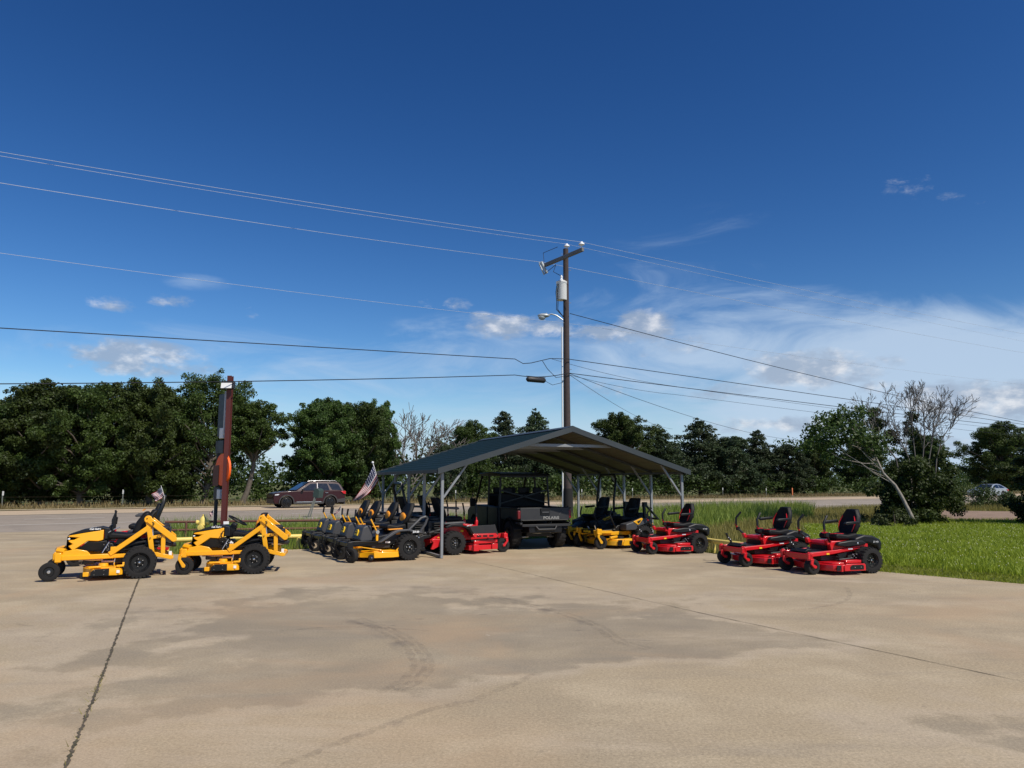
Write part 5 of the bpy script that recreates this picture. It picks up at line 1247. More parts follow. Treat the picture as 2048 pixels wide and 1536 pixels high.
# ================================================================== utility pole
up0 = gnd(1136.5, 1058); UY = up0.y
pole = empty('utility_pole', (up0.x, up0.y, -.1), 0, 'tall wooden utility pole with a cross arm and a black wrapped foot, behind the carport', 'utility pole')
zt2 = at(1139.5, 498, UY).z+.1
m = MB(); m.tube([(0, 0, 0), (-.01, 0, zt2*.5), (.0, 0, zt2)], [.15, .118, .098], 14); m.build('shaft', 'wood_pole', pole)
m = MB(); m.tube([(0, 0, 0), (-.003, 0, at(1136, 977, UY).z+.1)], [.195, .175], 14); m.build('foot_wrap', 'pole_black', pole)
AD = -RN
za = at(1139, 517, UY).z+.1; n0 = AD*.10
ac = RD*-.15
m = MB(); m.bar(ac-AD*1.15+V(0, 0, za), ac+AD*1.25+V(0, 0, za), .10, .13); m.build('cross_arm', 'wood_arm', pole, .006)
def insul(c):
    m = MB(); m.lathe([(0, .02), (.10, .02), (.10, .045), (.13, .06), (.14, .11), (.19, .10), (.20, .06), (.25, .04), (.26, 0)], c=c, axis='z', n=14); return m.build('insulator', 'porcelain', pole)
i1 = ac+AD*1.17+V(0, 0, za+.05); insul(i1); i2 = V(.04, 0, zt2-.05); insul(i2)
cf = ac-AD*1.12+V(-.05, 0, za-.02)
m = MB(); m.tube([cf+V(-.10, 0, .12), cf+V(.10, 0, -.30)], .06, 10); m.tube([cf+V(-.18, 0, .06), cf+V(.0, 0, -.36)], .03, 8); m.bar(cf+V(-.2, 0, .1), cf+V(-.05, 0, .16), .04, .04); m.build('fuse_cutout', 'lamp_grey', pole)
zc = at(1123, 582, UY).z+.1; tx = at(1123, 582, UY).x-up0.x
m = MB(); m.lathe([(-.36, 0), (-.36, .185), (-.34, .195), (.28, .195), (.30, .205), (.33, .205), (.38, .12), (.39, 0)], c=(tx, -.05, zc), axis='z', n=24); m.lathe([(.36, .04), (.42, .06), (.46, .035), (.52, .05), (.56, .03), (.60, 0)], c=(tx, -.05, zc), axis='z', n=12); m.bar((tx+.1, 0, zc+.2), (.0, 0, zc+.2), .06, .08); m.bar((tx+.1, 0, zc-.2), (.0, 0, zc-.2), .06, .08)
tr_ = m.build('transformer', 'pvc_white', pole)
m = MB()
m.tube([(tx, -.05, zc+.55), (tx-.30, -.05, zc+.72), (tx-.20, -.02, zc+1.0), cf+V(0, 0, -.34)], .012, 6)
for dx in (-.22, -.17): m.tube([(tx+dx+.05, -.2, zc+.22), (tx+dx, -.22, zc-.1), (tx+dx+.03, -.18, zc-.45), (tx+dx+.02, -.1, zc-.72), (-.12, -.05, zc-.98), (0, 0, zc-1.0)], .014, 6)
m.tube([(tx+.05, -.1, zc-.36), (tx+.15, -.1, zc-.7), (-.14, -.05, zc-1.0)], .012, 6); m.tube([cf+V(.0, 0, .12), cf+V(-.03, 0, .5), (-.30, 0, zt2+.08)], .010, 6)
m.build('jumper_cable', 'wire_black', pole)
zl = at(1133, 655, UY).z+.1
m = MB(); m.tube([(-.19, -.05, .3), (-.165, -.05, zl)], .028, 10); m.build('conduit', 'pvc_white', pole)
lp_ = at(1086, 641, UY); lx, lz = lp_.x-up0.x, lp_.z+.1
lm = empty('street_lamp', (up0.x-.14, up0.y-.12, lz-.2), 0, 'grey street lamp head on a curved arm fixed to the utility pole', 'street lamp')
m = MB(); m.tube([(0, .02, .10), (-.22, 0, .26), (-.42, 0, .32), (lx+.32, 0, .28)], .025, 8); m.build('arm', 'lamp_grey', lm)
m = MB(); m.ball((lx+.16, 0, .26), (.23, .12, .08), 14); m.lathe([(.30, .02), (.36, .02)], c=(lx+.26, 0, 0), axis='z', n=8); m.build('head', 'lamp_grey', lm)
m = MB(); m.ball((lx+.10, 0, .20), (.14, .11, .11), 14); m.build('lens', 'lamp_glass', lm)
m = MB()
for k in range(9):
    z = zt2-.2-k*.62
    m.tube([(-.01, 0, z), (.01+(.17 if k % 2 else -.17), -.03, z)], .009, 5)
m.build('climbing_step', 'silver', pole)
# splice box on the lower cable
bx0 = at(1072, 753, UY-.55); sb = MB(); sb.tube([(-.40, 0, .0), (-.34, 0, -.02), (.34, 0, -.02), (.40, 0, .0)], [.05, .10, .10, .05], 10); sb.bar((-.42, 0, .09), (.42, 0, .09), .02, .02)
o = sb.build('splice_case', 'sign_black', None, .01, loc=bx0-V(0, 0, .10), rot=(0, 0, math.atan2(RD.y, RD.x))); tag(o, 'black cable splice case hanging on the lowest wire left of the utility pole', 'splice case')

# ================================================================== overhead wires
def wire(label, pts, r, mm, sag=0, name='overhead_wire'):
    P_ = [Vector(p) for p in pts]; d0 = (P_[0]-P_[1]); d1 = (P_[-1]-P_[-2]); out = []
    for a, b_ in zip(P_[:-1], P_[1:]):
        n = 14
        for k in range(n): q = k/n; out.append(a.lerp(b_, q)+V(0, 0, -sag*4*q*(1-q)))
    out.append(P_[-1]); o0 = out[0].copy()
    m = MB(); m.tube([p-o0 for p in out], r, 6); o = m.build(name, mm, None, loc=o0); tag(o, label, 'wire', 'overhead wires'); return o
def lwire(py0, zc_=None):            # point on the wire where it leaves the frame at the left; wires run parallel to the road
    s = (up0.x + .665*up0.y)/(RD.x + .665*RD.y); Yl = up0.y-RD.y*s
    p = at(0, py0, Yl); return p
def rwire(py1):
    s = (.665*up0.y-up0.x)/(RD.x-.665*RD.y); return at(2048, py1, up0.y+RD.y*s)
def ext(a, p, k=.35): return p+(p-a)*k
UPV = V(up0.x, up0.y, -.1)
def run(label, l, c, r_, rad, mm, sagl=.25, sagr=.35):
    c = Vector(c); L_ = lwire(l) if l else None; R_ = rwire(r_) if r_ else None
    pts = ([ext(c, L_)] if l else []) + [c] + ([ext(c, R_)] if r_ else [])
    P_ = []
    wire(label, pts, rad, mm, sagl)
run('bright top wire passing over the right-hand insulator', 295, UPV+i1+V(0, 0, .24), 664, .006, 'wire_bright', .15)
run('thin bright wire just below the top one, over the pole-top insulator', 303, UPV+i2+V(0, 0, .24), 679, .005, 'wire_bright', .15)
run('bright wire reaching the left end of the cross arm', 357, UPV+cf+V(0, 0, .12), 702, .0065, 'wire_bright', .15)
run('thin wire crossing the pole just below the transformer', 497, UPV+V(-.1, -.08, zl+.16), 766, .005, 'wire_bright', .15)
c5 = at(1136, 718, UY-.2); c6 = at(1136, 746, UY-.2)
cA, cB, cC = at(1030, 718, UY-1.6), at(1062, 726, UY-1.2), at(1100, 717, UY-.6)
L5 = lwire(656); wire('upper black cable with a dip beside the pole, crossing the whole view', [ext(cA, L5), cA, cB.lerp(cA, .5)+V(0, 0, -.09), cB, cC, c5, ext(c5, rwire(849), .3)], .013, 'wire_black', .0)
L6 = lwire(760); wire('lowest black cable carrying the splice case, crossing the whole view', [ext(c6, L6), at(1030, 750, UY-1.6), c6, ext(c6, rwire(853), .3)], .013, 'wire_black', .10)
c7 = at(1140, 627, UY-.12); wire('black service cable sloping down from under the transformer to the right', [c7, ext(c7, rwire(836), .3)], .013, 'wire_black', .35)
c8 = at(1104, 718, UY-.4); wire('thin wire joining the two black cables right of the pole', [c8, at(1345, 772, UY+8), at(2048, 862, UY+20)], .007, 'wire_black', .1)
c9 = at(1139, 747, UY-.12); wire('thin drop wire falling right behind the trees', [c9, at(1605, 881, 66)], .010, 'wire_black', .5)
wire('steep drop wire falling behind the trees right of the carport', [c9+V(0, 0, -.05), at(1345, 858, 74)], .010, 'wire_black', .4)
wire('dark wire below the black cables, running out at the right', [c6+V(0, .1, -.04), at(1350, 789, UY+8), ext(c6, rwire(868), .3)], .007, 'wire_black', .1)
m = MB(); m.tube([at(1085, 722, UY-.5), at(1095, 738, UY-.5), at(1112, 755, UY-.3), at(1134, 752, UY-.15)], .011, 6); m.tube([at(1083, 758, UY-.4), at(1105, 770, UY-.3), at(1125, 765, UY-.2), at(1134, 748, UY-.15)], .009, 6); o = m.build('cable_loop', 'wire_black'); tag(o, 'slack thin cable loops hanging beside the splice case', 'cable')

# ================================================================== vegetation
def cloud(rng, C_, Rr_, n_per, size, upb=.35, flat=.75):
    C_ = np.asarray(C_, float); Rr_ = np.asarray(Rr_, float); n = np.maximum(20, (n_per*(Rr_/Rr_.mean())**2).astype(int)); idx = np.repeat(np.arange(len(C_)), n); N_ = len(idx)
    d = rng.normal(size=(N_, 3)); d /= np.linalg.norm(d, axis=1)[:, None]; rad = rng.random(N_)**.55
    off = d*rad[:, None]*Rr_[idx][:, None]; off[:, 2] *= flat
    p = C_[idx]+off
    nrm = d*.7+rng.normal(size=(N_, 3))*.65; nrm[:, 2] += upb; nrm /= np.linalg.norm(nrm, axis=1)[:, None]
    t1 = np.cross(nrm, rng.normal(size=(N_, 3))); t1 /= np.linalg.norm(t1, axis=1)[:, None]+1e-9; t2 = np.cross(nrm, t1)
    s = size*(.6+.8*rng.random(N_))[:, None]
    q = np.stack([p-t1*s*.55, p-t2*s*.34+nrm*s*.05, p+t1*s*.55, p+t2*s*.34+nrm*s*.05], 1)
    return q.reshape(-1, 3)
def mesh_np(name, v, faces_per, mm, parent=None):
    n = len(v)//faces_per; me = bpy.data.meshes.new(name); me.vertices.add(len(v)); me.vertices.foreach_set('co', np.asarray(v, np.float32).ravel())
    me.loops.add(len(v)); me.loops.foreach_set('vertex_index', np.arange(len(v), dtype=np.int32)); me.polygons.add(n)
    me.polygons.foreach_set('loop_start', np.arange(0, len(v), faces_per, dtype=np.int32)); me.polygons.foreach_set('loop_total', np.full(n, faces_per, np.int32))
    me.update(); me.materials.append(MT[mm]); o = bpy.data.objects.new(name, me); col.objects.link(o)
    if parent is not None: o.parent = parent
    return o
def limb(m, a, b, r0_, r1_, bend=.08, n=5, k=6):
    a, b = Vector(a), Vector(b); l = (b-a).length; pts = []; w = V(random.gauss(0, 1), random.gauss(0, 1), random.gauss(0, .6))*bend*l
    for i in range(n+1): q = i/n; pts.append(a.lerp(b, q)+w*4*q*(1-q)*.5+V(random.gauss(0, 1), random.gauss(0, 1), random.gauss(0, 1))*bend*l*.12*(0 < i < n))
    m.tube(pts, [r0_+(r1_-r0_)*i/n for i in range(n+1)], k); return pts
def broadleaf(rng, H, Wd, low, nl, leaf, n_per, size, mm, bark='bark', lean=0, squash=1, holes=.0):
    t_ = empty('broadleaf_tree', (0, 0, 0)); m = MB(); C_ = []; Rr_ = []
    tr = H*.017+.05; top = V(lean*H, 0, H*.42)
    limb(m, (0, 0, -.1), top, tr*1.25, tr*.72, .05, 6, 9)
    for i in range(nl):
        a = 2*math.pi*i/nl+random.uniform(-.5, .5); zz_ = low+(H-low)*((i*.618) % 1)**.85
        pr = math.sin(math.pi*min(1, max(.02, (zz_-low*.55)/(H-low*.55))))**.6
        rr = Wd/2*pr*random.uniform(.55, 1.05)
        e = V(lean*H*.8+math.cos(a)*rr, math.sin(a)*rr*squash, min(zz_, H*.93))
        st_ = V(0, 0, 0).lerp(top, min(1, max(.25, (e.z-.15*H)/(H*.42)*.75)))
        pts = limb(m, st_, e, tr*.42, .018, .10, 5, 5)
        base_r = H*random.uniform(.055, .105)
        C_.append(e); Rr_.append(base_r)
        for k in range(4): q = pts[-1].lerp(pts[2], random.uniform(.1, .9)); C_.append(q+V(random.gauss(0, 1), random.gauss(0, 1), random.gauss(0, .8))*base_r*.8); Rr_.append(base_r*random.uniform(.45, .85))
        for k in range(2):
            d = V(math.cos(a+random.uniform(-.9, .9)), math.sin(a+random.uniform(-.9, .9)), random.uniform(-.3, .9)); C_.append(e+d*base_r*random.uniform(.6, 1.1)); Rr_.append(base_r*random.uniform(.28, .6))
    for k in range(int(nl*.5)): C_.append(V(lean*H*.6+random.gauss(0, Wd*.13), random.gauss(0, Wd*.12), random.uniform(max(low, .35*H), H*.88))); Rr_.append(H*random.uniform(.08, .12))
    m.build('trunk', bark, t_)
    mesh_np('crown', cloud(rng, C_, Rr_, n_per, size), 4, mm, t_); return t_
def cedar(rng, H, Wd, mm='leaf_cedar', n_per=70, size=.15, gap=0):
    t_ = empty('conifer_tree', (0, 0, 0)); m = MB(); limb(m, (0, 0, -.1), (random.gauss(0, .03)*H, 0, H*.97), H*.022+.05, .02, .02, 6, 8); C_ = []; Rr_ = []
    n = 190
    for i in range(n):
        z = .35+(H-.45)*(i/n)**.9; q = 1-(z/H); rr = Wd/2*(q**.75)*random.uniform(.35, 1.12)+.06; a = i*2.4+random.uniform(-.5, .5)
        e = V(math.cos(a)*rr, math.sin(a)*rr, z+rr*.22+random.gauss(0, .12))
        if i % 3 == 0: limb(m, (0, 0, max(.1, z-rr*.2)), e, .035, .01, .05, 3, 4)
        C_.append(e); Rr_.append(.22+.50*q*random.uniform(.7, 1.3)); C_.append(V(e.x*.6, e.y*.6, e.z-.05)); Rr_.append(.2+.5*q)
    m.build('trunk', 'bark', t_); mesh_np('crown', cloud(rng, C_, Rr_, n_per, size, .2, .62), 4, mm, t_); return t_
MINR = .006
def bare(m, p, d, L_, r_, lv, twig=.7, spread=.55, up=.25, out=None):
    r_ = max(r_, MINR); e = p+d*L_; pts = limb(m, p, e, r_, max(MINR, r_*.62), .06, 4, 5 if lv > 1 else 4)
    if out is not None and lv <= 1: out.append(e)
    if lv == 0: return
    for k in range(3 if lv > 1 else 3):
        q = pts[-1] if k < 2 else pts[random.randint(2, 3)]
        nd = (d+V(random.gauss(0, 1), random.gauss(0, 1), random.gauss(0, .7))*spread+V(0, 0, up)).normalized()
        bare(m, q, nd, L_*random.uniform(.55, .85)*twig/.7, r_*.58, lv-1, twig, spread, up, out)

KD = []; random.seed(21)
def kind(f, *a, **k):
    o = f(rng, *a, **k); KD.append(o); return o
kind(broadleaf, 8.6, 7.2, .9, 42, .2, 250, .135, 'leaf_oak')
kind(broadleaf, 8.2, 6.4, 1.2, 38, .2, 250, .14, 'leaf_oak', squash=.9)
kind(broadleaf, 8.4, 8.0, .8, 46, .2, 240, .13, 'leaf_mid')
kind(broadleaf, 7.6, 6.8, .7, 40, .2, 250, .135, 'leaf_mid')
kind(broadleaf, 9.2, 7.6, 2.2, 34, .2, 200, .13, 'leaf_mid', lean=.05)
kind(cedar, 7.8, 6.2); kind(cedar, 7.2, 7.4); kind(broadleaf, 7.0, 5.8, .5, 34, .2, 240, .13, 'leaf_cedar')
kind(broadleaf, 7.9, 5.6, 5.3, 26, .2, 190, .13, 'leaf_mid', lean=.10)
KH = [8.6, 8.2, 8.4, 7.6, 9.2, 7.8, 7.2, 7.0, 7.9]
# (pixel column, crown-top row, offset behind the road edge, kind, horizontal stretch, label)
GT = 'trees of the far treeline'
TR = [(-60, 800, 61, 0, 1.0, 'dark broadleaf tree cut by the left edge of the photo'),
 (22, 796, 62, 3, 1.0, 'low dark broadleaf tree, first full one at the left end of the treeline'),
 (100, 764, 62, 1, 1.1, 'tall dark tree left of centre in the left clump, second in from the photo edge'),
 (178, 768, 61, 2, 1.0, 'broad tree of the left clump, third in from the photo edge'),
 (250, 765, 63, 0, .95, 'tree with a pointed crown in the middle of the left clump'),
 (312, 768, 61, 3, .95, 'tree of the left clump just behind the small flag on the roll bar'),
 (352, 800, 64, 1, .8, 'narrow tree in the gap left of the sign post'),
 (418, 750, 62, 4, .92, 'tallest airy tree with open crown directly behind the sign post'),
 (492, 806, 62, 8, 1.05, 'tree right of the sign post leaning over the gap of open sky'),
 (650, 797, 62, 2, .85, 'tall tree above the front of the maroon car, at the right of the sky gap'),
 (655, 803, 61, 1, 1.0, 'dense tree rising behind the middle of the maroon car'),
 (715, 800, 62, 0, 1.0, 'tall dark tree behind the tail of the maroon car'),
 (752, 806, 63, 3, .70, 'dark tree above the large flag, left of the bare tree'),
 (896, 888, 62, 7, .8, 'low brownish tree at the foot of the bare tree'),
 (945, 842, 66, 2, .85, 'round-topped green tree above the left slope of the carport roof'),
 (1008, 822, 70, 5, 1.0, 'pointed conifer above the carport roof, left one of a pair'),
 (1072, 823, 70, 6, 1.0, 'conifer just left of the utility pole above the carport roof'),
 (1130, 880, 68, 7, 1.2, 'low tree hidden behind the carport ridge'),
 (1245, 827, 66, 2, 1.05, 'round broadleaf tree right of the carport ridge'),
 (1322, 858, 66, 5, 1.35, 'conifer above the right eave of the carport'),
 (1398, 841, 66, 6, 1.4, 'tall wide conifer right of the carport roof'),
 (1455, 872, 64, 7, 1.3, 'low dull tree between two conifers right of the carport'),
 (1513, 860, 66, 5, 1.25, 'dark conifer with a tufted tip, above the middle red mower'),
 (1572, 888, 64, 7, 1.3, 'low tree in front of the orange marker post\'s backdrop'),
 (1625, 880, 66, 3, 1.0, 'broadleaf tree behind the leaning pale trunk'),
 (1720, 870, 66, 0, 1.0, 'dark tree behind the half-dead tree'),
 (1850, 870, 64, 1, 1.0, 'dark tree behind the dead branches, left of the silver sedan')]
used = set()
for i, (px, py, n, kd, st, lb) in enumerate(TR):
    tt = (px-1024)/F; Y = n/(RN.y+RN.x*tt); p = at(px, py, Y)
    o = KD[kd] if kd not in used else copy_tree(KD[kd]); used.add(kd)
    sc_ = p.z/KH[kd]; wmul = min(1.35, max(.8, 1.0))*st
    o.location = (p.x, p.y, -.05); o.scale = (sc_*wmul, sc_*wmul, sc_); o.rotation_euler = (0, 0, random.uniform(0, 6.28)); tag(o, lb, 'tree', GT)
    if kd in (4, 8): o.rotation_euler = (0, 0, 0)
# bare tree
bt = empty('bare_tree', (0, 0, 0), 0, 'leafless grey tree between the dark treeline and the carport roof', 'tree'); tt = (826-1024)/F; Y = 63/(RN.y+RN.x*tt)
m = MB(); tp_ = at(828, 806, Y); Hb = tp_.z; random.seed(5); MINR = .020
limb(m, (0, 0, -.1), (0, 0, Hb*.30), .16, .13, .03, 4, 8)
for k in range(8): a = k*.785+.3; bare(m, V(0, 0, Hb*(.24+.02*k)), V(math.cos(a)*.62, math.sin(a)*.62, 1).normalized(), Hb*.30, .085, 4, .72, .40, .26)
zmax = max(v[2] for v in m.v); m.v = [(v[0]*1.15, v[1], v[2]*Hb/zmax) for v in m.v]; MINR = .007
m.build('branches', 'dead_wood', bt); bt.location = (at(826, 950, Y).x, Y, 0)
# near right: leaning half-dead tree
random.seed(11)
lb_ = gnd(1832, 1049); lt = empty('leaning_tree', (lb_.x, lb_.y, -.05), 0, 'tree with a pale trunk leaning left out of the bush on the lawn', 'tree')
Yt = lb_.y; m = MB(); q = [gnd(1832, 1049), at(1819, 1022, Yt+.1), at(1803, 990, Yt+.2), at(1790, 968, Yt+.35), at(1767, 945, Yt+.5), at(1748, 905, Yt+.9), at(1722, 872, Yt+1.2), at(1700, 852, Yt+1.4)]
q = [p-lb_ for p in q]; m.tube(q, [.085, .074, .066, .058, .048, .038, .030, .022], 10)
C_ = []
for (px, py) in ((1640, 850), (1665, 838), (1690, 832), (1715, 845), (1655, 872), (1680, 880), (1700, 865), (1640, 890), (1625, 870), (1705, 900), (1735, 870), (1720, 910), (1750, 900), (1670, 905)):
    e = at(px, py, Yt+random.uniform(.2, 2.0))-lb_; limb(m, q[random.randint(2, 5)].lerp(q[7], random.random()*.6), e, .020, .008, .12, 5, 5); C_.append(e)
for (px, py) in ((1700, 845), (1725, 838), (1740, 860)): bare(m, q[5], (at(px, py, Yt+1)-lb_-q[5]).normalized(), .8, .03, 2, .7, .4, .2)
m.build('trunk', 'bark_pale', lt)
mesh_np('crown', cloud(rng, [c+V(*rng.normal(size=3)*.25) for c in C_ for _ in range(4)], [random.uniform(.28, .55) for c in C_ for _ in range(4)], 150, .105, .3), 4, 'leaf_oak', lt)
# the bush with dead tops
bu_ = gnd(1838, 1050)+V(.35, 1.6, 0); bs_ = empty('half_dead_bush', (bu_.x, bu_.y, -.05), 0, 'big dark bush with bare dead branches standing up out of it, on the lawn', 'bush')
m = MB(); C_ = []; Rr_ = []
for (x0, y0, x1, y1, L2) in ((1830, 1040, 1830, 790, 1), (1835, 1040, 1790, 800, 1), (1850, 1040, 1880, 800, 1), (1850, 1040, 1905, 815, 1), (1820, 1040, 1760, 815, 1), (1840, 1040, 1850, 800, 1)):
    a = at(x0+random.uniform(-10, 10), 1045, Yt+1.5+random.uniform(0, .8))-bu_; a.z = 0; mid = at(x0*.5+x1*.5+random.gauss(0, 10), 915, Yt+1.7)-bu_; e = at(x1+random.gauss(0, 8), y1+22, Yt+1.8)-bu_
    m.tube([a, a.lerp(mid, .5)+V(random.gauss(0, .12), 0, 0), mid, mid.lerp(e, .5)+V(random.gauss(0, .1), random.gauss(0, .1), 0), e], [.045, .038, .030, .022, .014], 6)
    for k in range(10): d = (e-mid).normalized()+V(random.gauss(0, .42), random.gauss(0, .42), random.uniform(-.1, .3)); bare(m, mid.lerp(e, random.uniform(.1, 1)), d.normalized(), random.uniform(.4, .68), .015, 3, .68, .46, .14)
m.build('branches', 'dead_wood', bs_)
for k in range(150):
    px = min(1915, max(1715, random.gauss(1825, 48))); lo = 1048; hi = 910+abs(px-1820)*.6; py = random.uniform(hi, lo); y = Yt+1.9+random.uniform(-1.0, 1.6)
    e = at(px, py, y)-bu_; e.z = max(e.z, .15); C_.append(e); Rr_.append(random.uniform(.22, .46))
for (px, py) in ((1745, 860), (1765, 845), (1780, 880), (1800, 860), (1830, 870), (1815, 845), (1845, 885), (1740, 830), (1880, 900), (1870, 930), (1895, 940)):
    for k in range(3): C_.append(at(px+random.gauss(0, 8), py+random.gauss(0, 10), Yt+2.2+random.uniform(-.5, .8))-bu_); Rr_.append(random.uniform(.2, .36))
mesh_np('foliage', cloud(rng, C_, Rr_, 210, .10, .3), 4, 'leaf_oak', bs_)
# right edge trees
ra1 = copy_tree(KD[2]); p = at(2000, 838, 92); ra1.location = (p.x+3.2, 97, -.05); ra1.scale = (p.z/8.4*1.15, p.z/8.4, p.z/8.4); ra1.rotation_euler = (0, 0, 2.2); tag(ra1, 'large green tree at the right edge, beyond the side path', 'tree'); del ra1['group']
p = at(2110, 900, 31); ra2 = copy_tree(KD[0]); ra2.location = (22.6, 30.5, -.05); ra2.scale = (.8, .8, p.z/8.6*1.3); ra2.rotation_euler = (0, 0, 1); tag(ra2, 'shady tree cut by the right edge of the photo, throwing shade on the lawn', 'tree'); del ra2['group']
def bush(label, p, w, h_, mm, n=26, size=.1, nper=150, name='bush', cat='bush'):
    t_ = empty(name, (p.x, p.y, -.05), 0, label, cat); m = MB(); C_ = []; Rr_ = []
    for k in range(n):
        a = random.uniform(0, 6.28); rr = w/2*math.sqrt(random.random()); z = h_*random.uniform(.15, 1)*(1-(rr/(w/2))**2*.55); e = V(math.cos(a)*rr, math.sin(a)*rr, z); C_.append(e); Rr_.append(random.uniform(.14, .24)*(w+h_)/2)
        if k % 2 == 0: limb(m, (e.x*.2, e.y*.2, 0), e, .03, .01, .06, 4, 5)
    m.build('stems', 'twig', t_); mesh_np('foliage', cloud(rng, C_, Rr_, nper, size), 4, mm, t_); return t_
bush('olive green bush on the lawn in front of the silver sedan', gnd(1972, 1017), 3.3, 1.75, 'leaf_bush', 30, .10, 170)
bush('dark low bush at the right edge beside the side path', at(2056, 1040, 33), 1.6, 1.3, 'leaf_oak', 26, .10, 150)
bush('low green bush at the foot of the leaning trunk', gnd(1790, 1052), 1.7, .7, 'leaf_bush', 18, .09, 110)

# underbrush along the treeline and the wood behind it: masses
C_ = []; Rr_ = []
for s in np.arange(-75, 175, .85):
    for k in range(3): C_.append(rp(s+rng.normal()*.5, 61.2+rng.random()*3.2, .35+rng.random()*1.7)); Rr_.append(.6+rng.random()*.7)
    if s > -75:
        for k in range(2): C_.append(rp(s+rng.normal()*.5, 66+rng.random()*5, 1.2+rng.random()*(2.4 if s < -36 or -14 < s < -8 else 1.0 if s < -14 else 2.0))); Rr_.append(.9+rng.random()*.6)
o = mesh_np('underbrush', cloud(rng, C_, Rr_, 46, .26, .3), 4, 'leaf_oak'); tag(o, 'dark underbrush filling the foot of the far treeline', 'underbrush', None, 'stuff')
C_ = []; Rr_ = []
for s in np.arange(-90, 260, 1.7):
    hh = (5.4 if s < -36 else 4.0 if s < -14 else 4.9 if s < 42 else 6.0)+1.0*math.sin(s*.21)+.6*math.sin(s*.53)
    if -34 < s < -15: hh = 2.6
    for k in range(5): C_.append(rp(s+rng.normal(), 73+rng.random()*7, hh*(.25+.75*rng.random()))); Rr_.append(1.0+rng.random()*.7)
o = mesh_np('distant_wood', cloud(rng, C_, Rr_, 70, .34, .3), 4, 'leaf_oak'); tag(o, 'dark wood closing the view behind the treeline', 'wood', None, 'stuff')

# ------------------------------------------------------------------ grass (stuff)
def inside(P_, poly): return sdist(P_, [V(p[0], p[1], 0) for p in poly], True)
def blades(name, P_, h_, w_, mm, lean=.45, label=None):
    n = len(P_); a = rng.random(n)*2*np.pi; w = w_*(.6+.8*rng.random(n)); h = h_*(.55+.75*rng.random(n)); la = rng.random(n)*2*np.pi; ll = lean*h*rng.random(n)
    t_ = np.stack([np.cos(a), np.sin(a), 0*a], 1)*w[:, None]/2; base = np.column_stack([P_, np.full(n, -.05)]); ld = np.stack([np.cos(la), np.sin(la), 0*la], 1)*ll[:, None]
    mid = base+ld*.35+np.stack([0*h, 0*h, h*.58], 1); tip = base+ld+np.stack([0*h, 0*h, h], 1)
    v = np.stack([base-t_, base+t_, mid+t_*.75, mid-t_*.75, mid-t_*.75, mid+t_*.75, tip+t_*.12, tip-t_*.12], 1).reshape(-1, 3)
    o = mesh_np(name, v, 4, mm); tag(o, label, 'grass', None, 'stuff'); return o
def scatter(n, x0, x1, y0, y1): return np.column_stack([rng.uniform(x0, x1, n), rng.uniform(y0, y1, n)])
GP = [tuple(e.xy) for e in EDGE[:9]] + [(60, 4)] + [tuple((RD*70+RN*RN0).xy), (corner.x, corner.y), (-9.6, 21.3)]
GPV = [V(*p, 0) for p in GP]
ED = [V(e.x, e.y, 0) for e in EDGE[4:9]]
P_ = scatter(420000, -14, 44, 5, 62); dg = sdist(P_, GPV, True)
nn = P_@np.array([RN.x, RN.y]); P_ = P_[(dg > .03) & (nn < RN0-.05)]; dg = sdist(P_, GPV, True); de = sdist(P_, ED, False); nn = P_@np.array([RN.x, RN.y])
tpx = P_[:, 0]/P_[:, 1]; PX = 1024+tpx*F; lowf = .5+.5*np.sin(P_[:, 0]*.9+1.3*np.sin(P_[:, 1]*.6))*np.sin(P_[:, 1]*.7+.4)
path = sdist(P_, PATH, True) > -.15
right = (PX > 1130)
tall = (PX > 1120) & (PX < 1590+50*lowf) & (nn > 19.2+np.clip((PX-1300)/80, 0, 3.2)) & (dg > .5)
mow = right & (de < 1.55) & (PX > 1600)
lawn = right & ~tall & ~mow & (nn < 19.5) & (PX > 1600)
rest = right & ~tall & ~mow & ~lawn
left = ~right
k = rng.random(len(P_)); dens = np.clip((P_[:, 1]/20)**-1, .3, 1.2)
s = tall & (k < .9); Pt = P_[s]; ht = np.clip(.26+.08*(nn[s]-19), .28, .60)*(.70+.5*lowf[s]); blades('tall_grass', Pt, ht, .026, 'grass_tall', .55, 'tall uncut green grass between the carport and the road')
s = left & (k < .75); hl = np.where(dg[s] < .5, .16, .34+.14*lowf[s]); blades('verge_grass', P_[s], hl, .016, 'grass_tall', .5, 'rough grass around the pipe fence at the left')
s = rest & (k < .8); blades('dry_weeds', P_[s & ~path], (.22+.16*lowf)[s & ~path], .016, 'grass_brown', .6, 'brownish dry weeds on the bank right of the carport')
s = lawn & ~path; Pl = P_[s]; ex = scatter(230000, 5, 26, 7, 30); dge = sdist(ex, GPV, True); dee = sdist(ex, ED, False); ne = ex@np.array([RN.x, RN.y]); pe = 1024+ex[:, 0]/ex[:, 1]*F
ex_l = ex[(dge > .02) & (dee > 1.5) & (ne < 19.8) & (pe > 1580) & (pe < 2200)]; Pl = np.vstack([Pl, ex_l]); lf = .5+.5*np.sin(Pl[:, 0]*1.7+2*np.sin(Pl[:, 1]*1.1)); blades('lawn_grass', Pl, .09+.07*lf, .018, 'grass_lawn', .9, 'bright green clover lawn at the right')
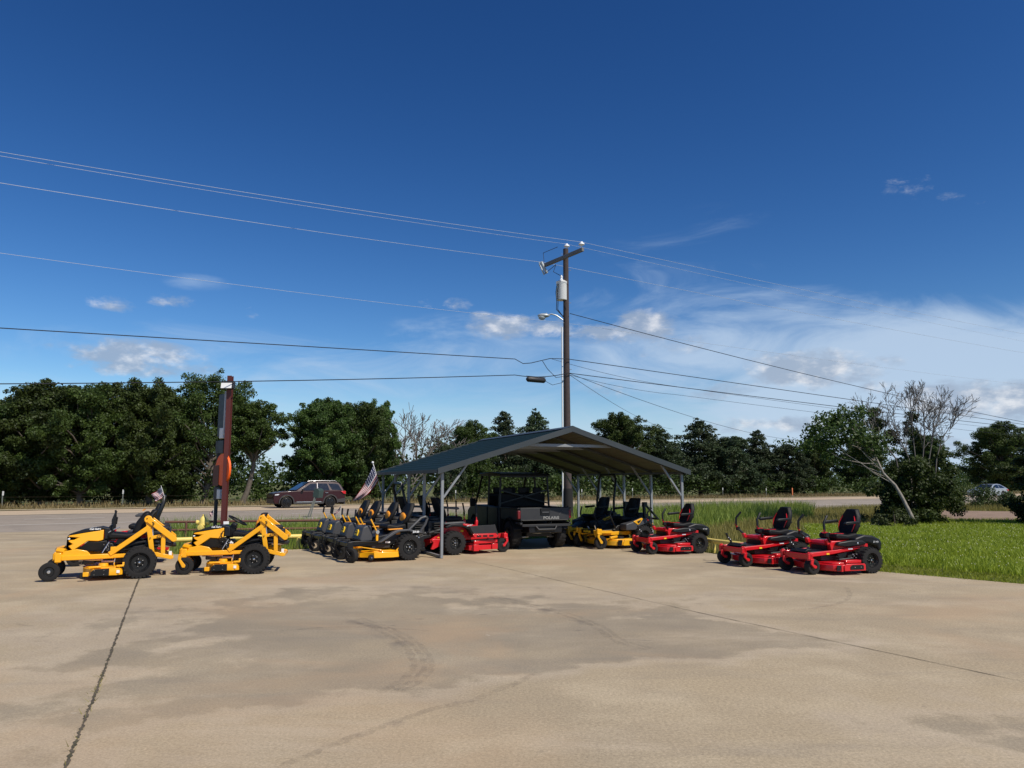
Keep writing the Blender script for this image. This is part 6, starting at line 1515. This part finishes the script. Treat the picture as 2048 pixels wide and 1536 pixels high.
ex_m = ex[(dge > .02) & (dee <= 1.55) & (pe > 1540) & (pe < 2250)]; blades('mown_grass', np.vstack([ex_m, ex_m+rng.normal(size=ex_m.shape)*.03]), np.full(2*len(ex_m), .042), .012, 'grass_lawn', .9, 'short mown grass strip along the concrete edge')
fl_ = ex_l[rng.random(len(ex_l)) < .014]; v = []
z_ = .06+.07*rng.random(len(fl_)); c3 = np.column_stack([fl_, z_]); e1 = np.array([.010, 0, .003]); e2 = np.array([0, .008, .008])
o = mesh_np('clover_flowers', np.stack([c3-e1, c3-e2, c3+e1, c3+e2], 1).reshape(-1, 3), 4, 'flower_pale'); tag(o, 'pale clover flowers dotted over the lawn', 'flowers', None, 'stuff')
tuft = []
for a_, b2 in zip(EDGE[:8], EDGE[1:9]):
    n2 = int((b2-a_).length*70); d2 = (b2-a_).normalized(); nn2 = V(d2.y, -d2.x, 0)
    for k2 in range(n2):
        u2 = random.random(); w2 = math.sin(u2*37+a_.x*5)+math.sin(u2*91+a_.y*3); tuft.append((a_.lerp(b2, u2)+nn2*random.gauss(-.02, .05+.035*max(0, w2)))[:2])
blades('edge_tufts', np.array(tuft), np.full(len(tuft), .14), .012, 'grass_lawn', .9, 'grass tufts creeping over the concrete edge')
# seed stalks in the tall grass
ps = Pt[rng.random(len(Pt)) < .02]; blades('seed_stalks', ps, np.full(len(ps), .82), .012, 'grass_brown', .35, 'thin seed stalks standing over the tall grass')
# dry grass along the far side of the road
n_ = 26000; ss = rng.uniform(-75, 150, n_); Pv = np.stack([RD.x*ss+RN.x*(q_ := 54.9+rng.random(n_)**.8*5.5), RD.y*ss+RN.y*q_], 1); blades('dry_verge_grass', Pv, .12+.34*(q_-54.9)/5.5, .05, 'grass_dry', .6, 'dry tan grass along the far road edge')
# weeds growing in the joint
jp = [gnd(205, 1350).lerp(gnd(186, 1400), u_) for u_ in rng.random(60)]+[gnd(186, 1400).lerp(gnd(130, 1536), u_) for u_ in rng.random(40)]
o = blades('joint_weeds', np.array([[p.x+rng.normal()*.012, p.y] for p in jp]), np.full(len(jp), .075), .008, 'grass_brown', 1.0, 'tiny dry weeds growing in the pavement joint')
bpy.context.view_layer.update()
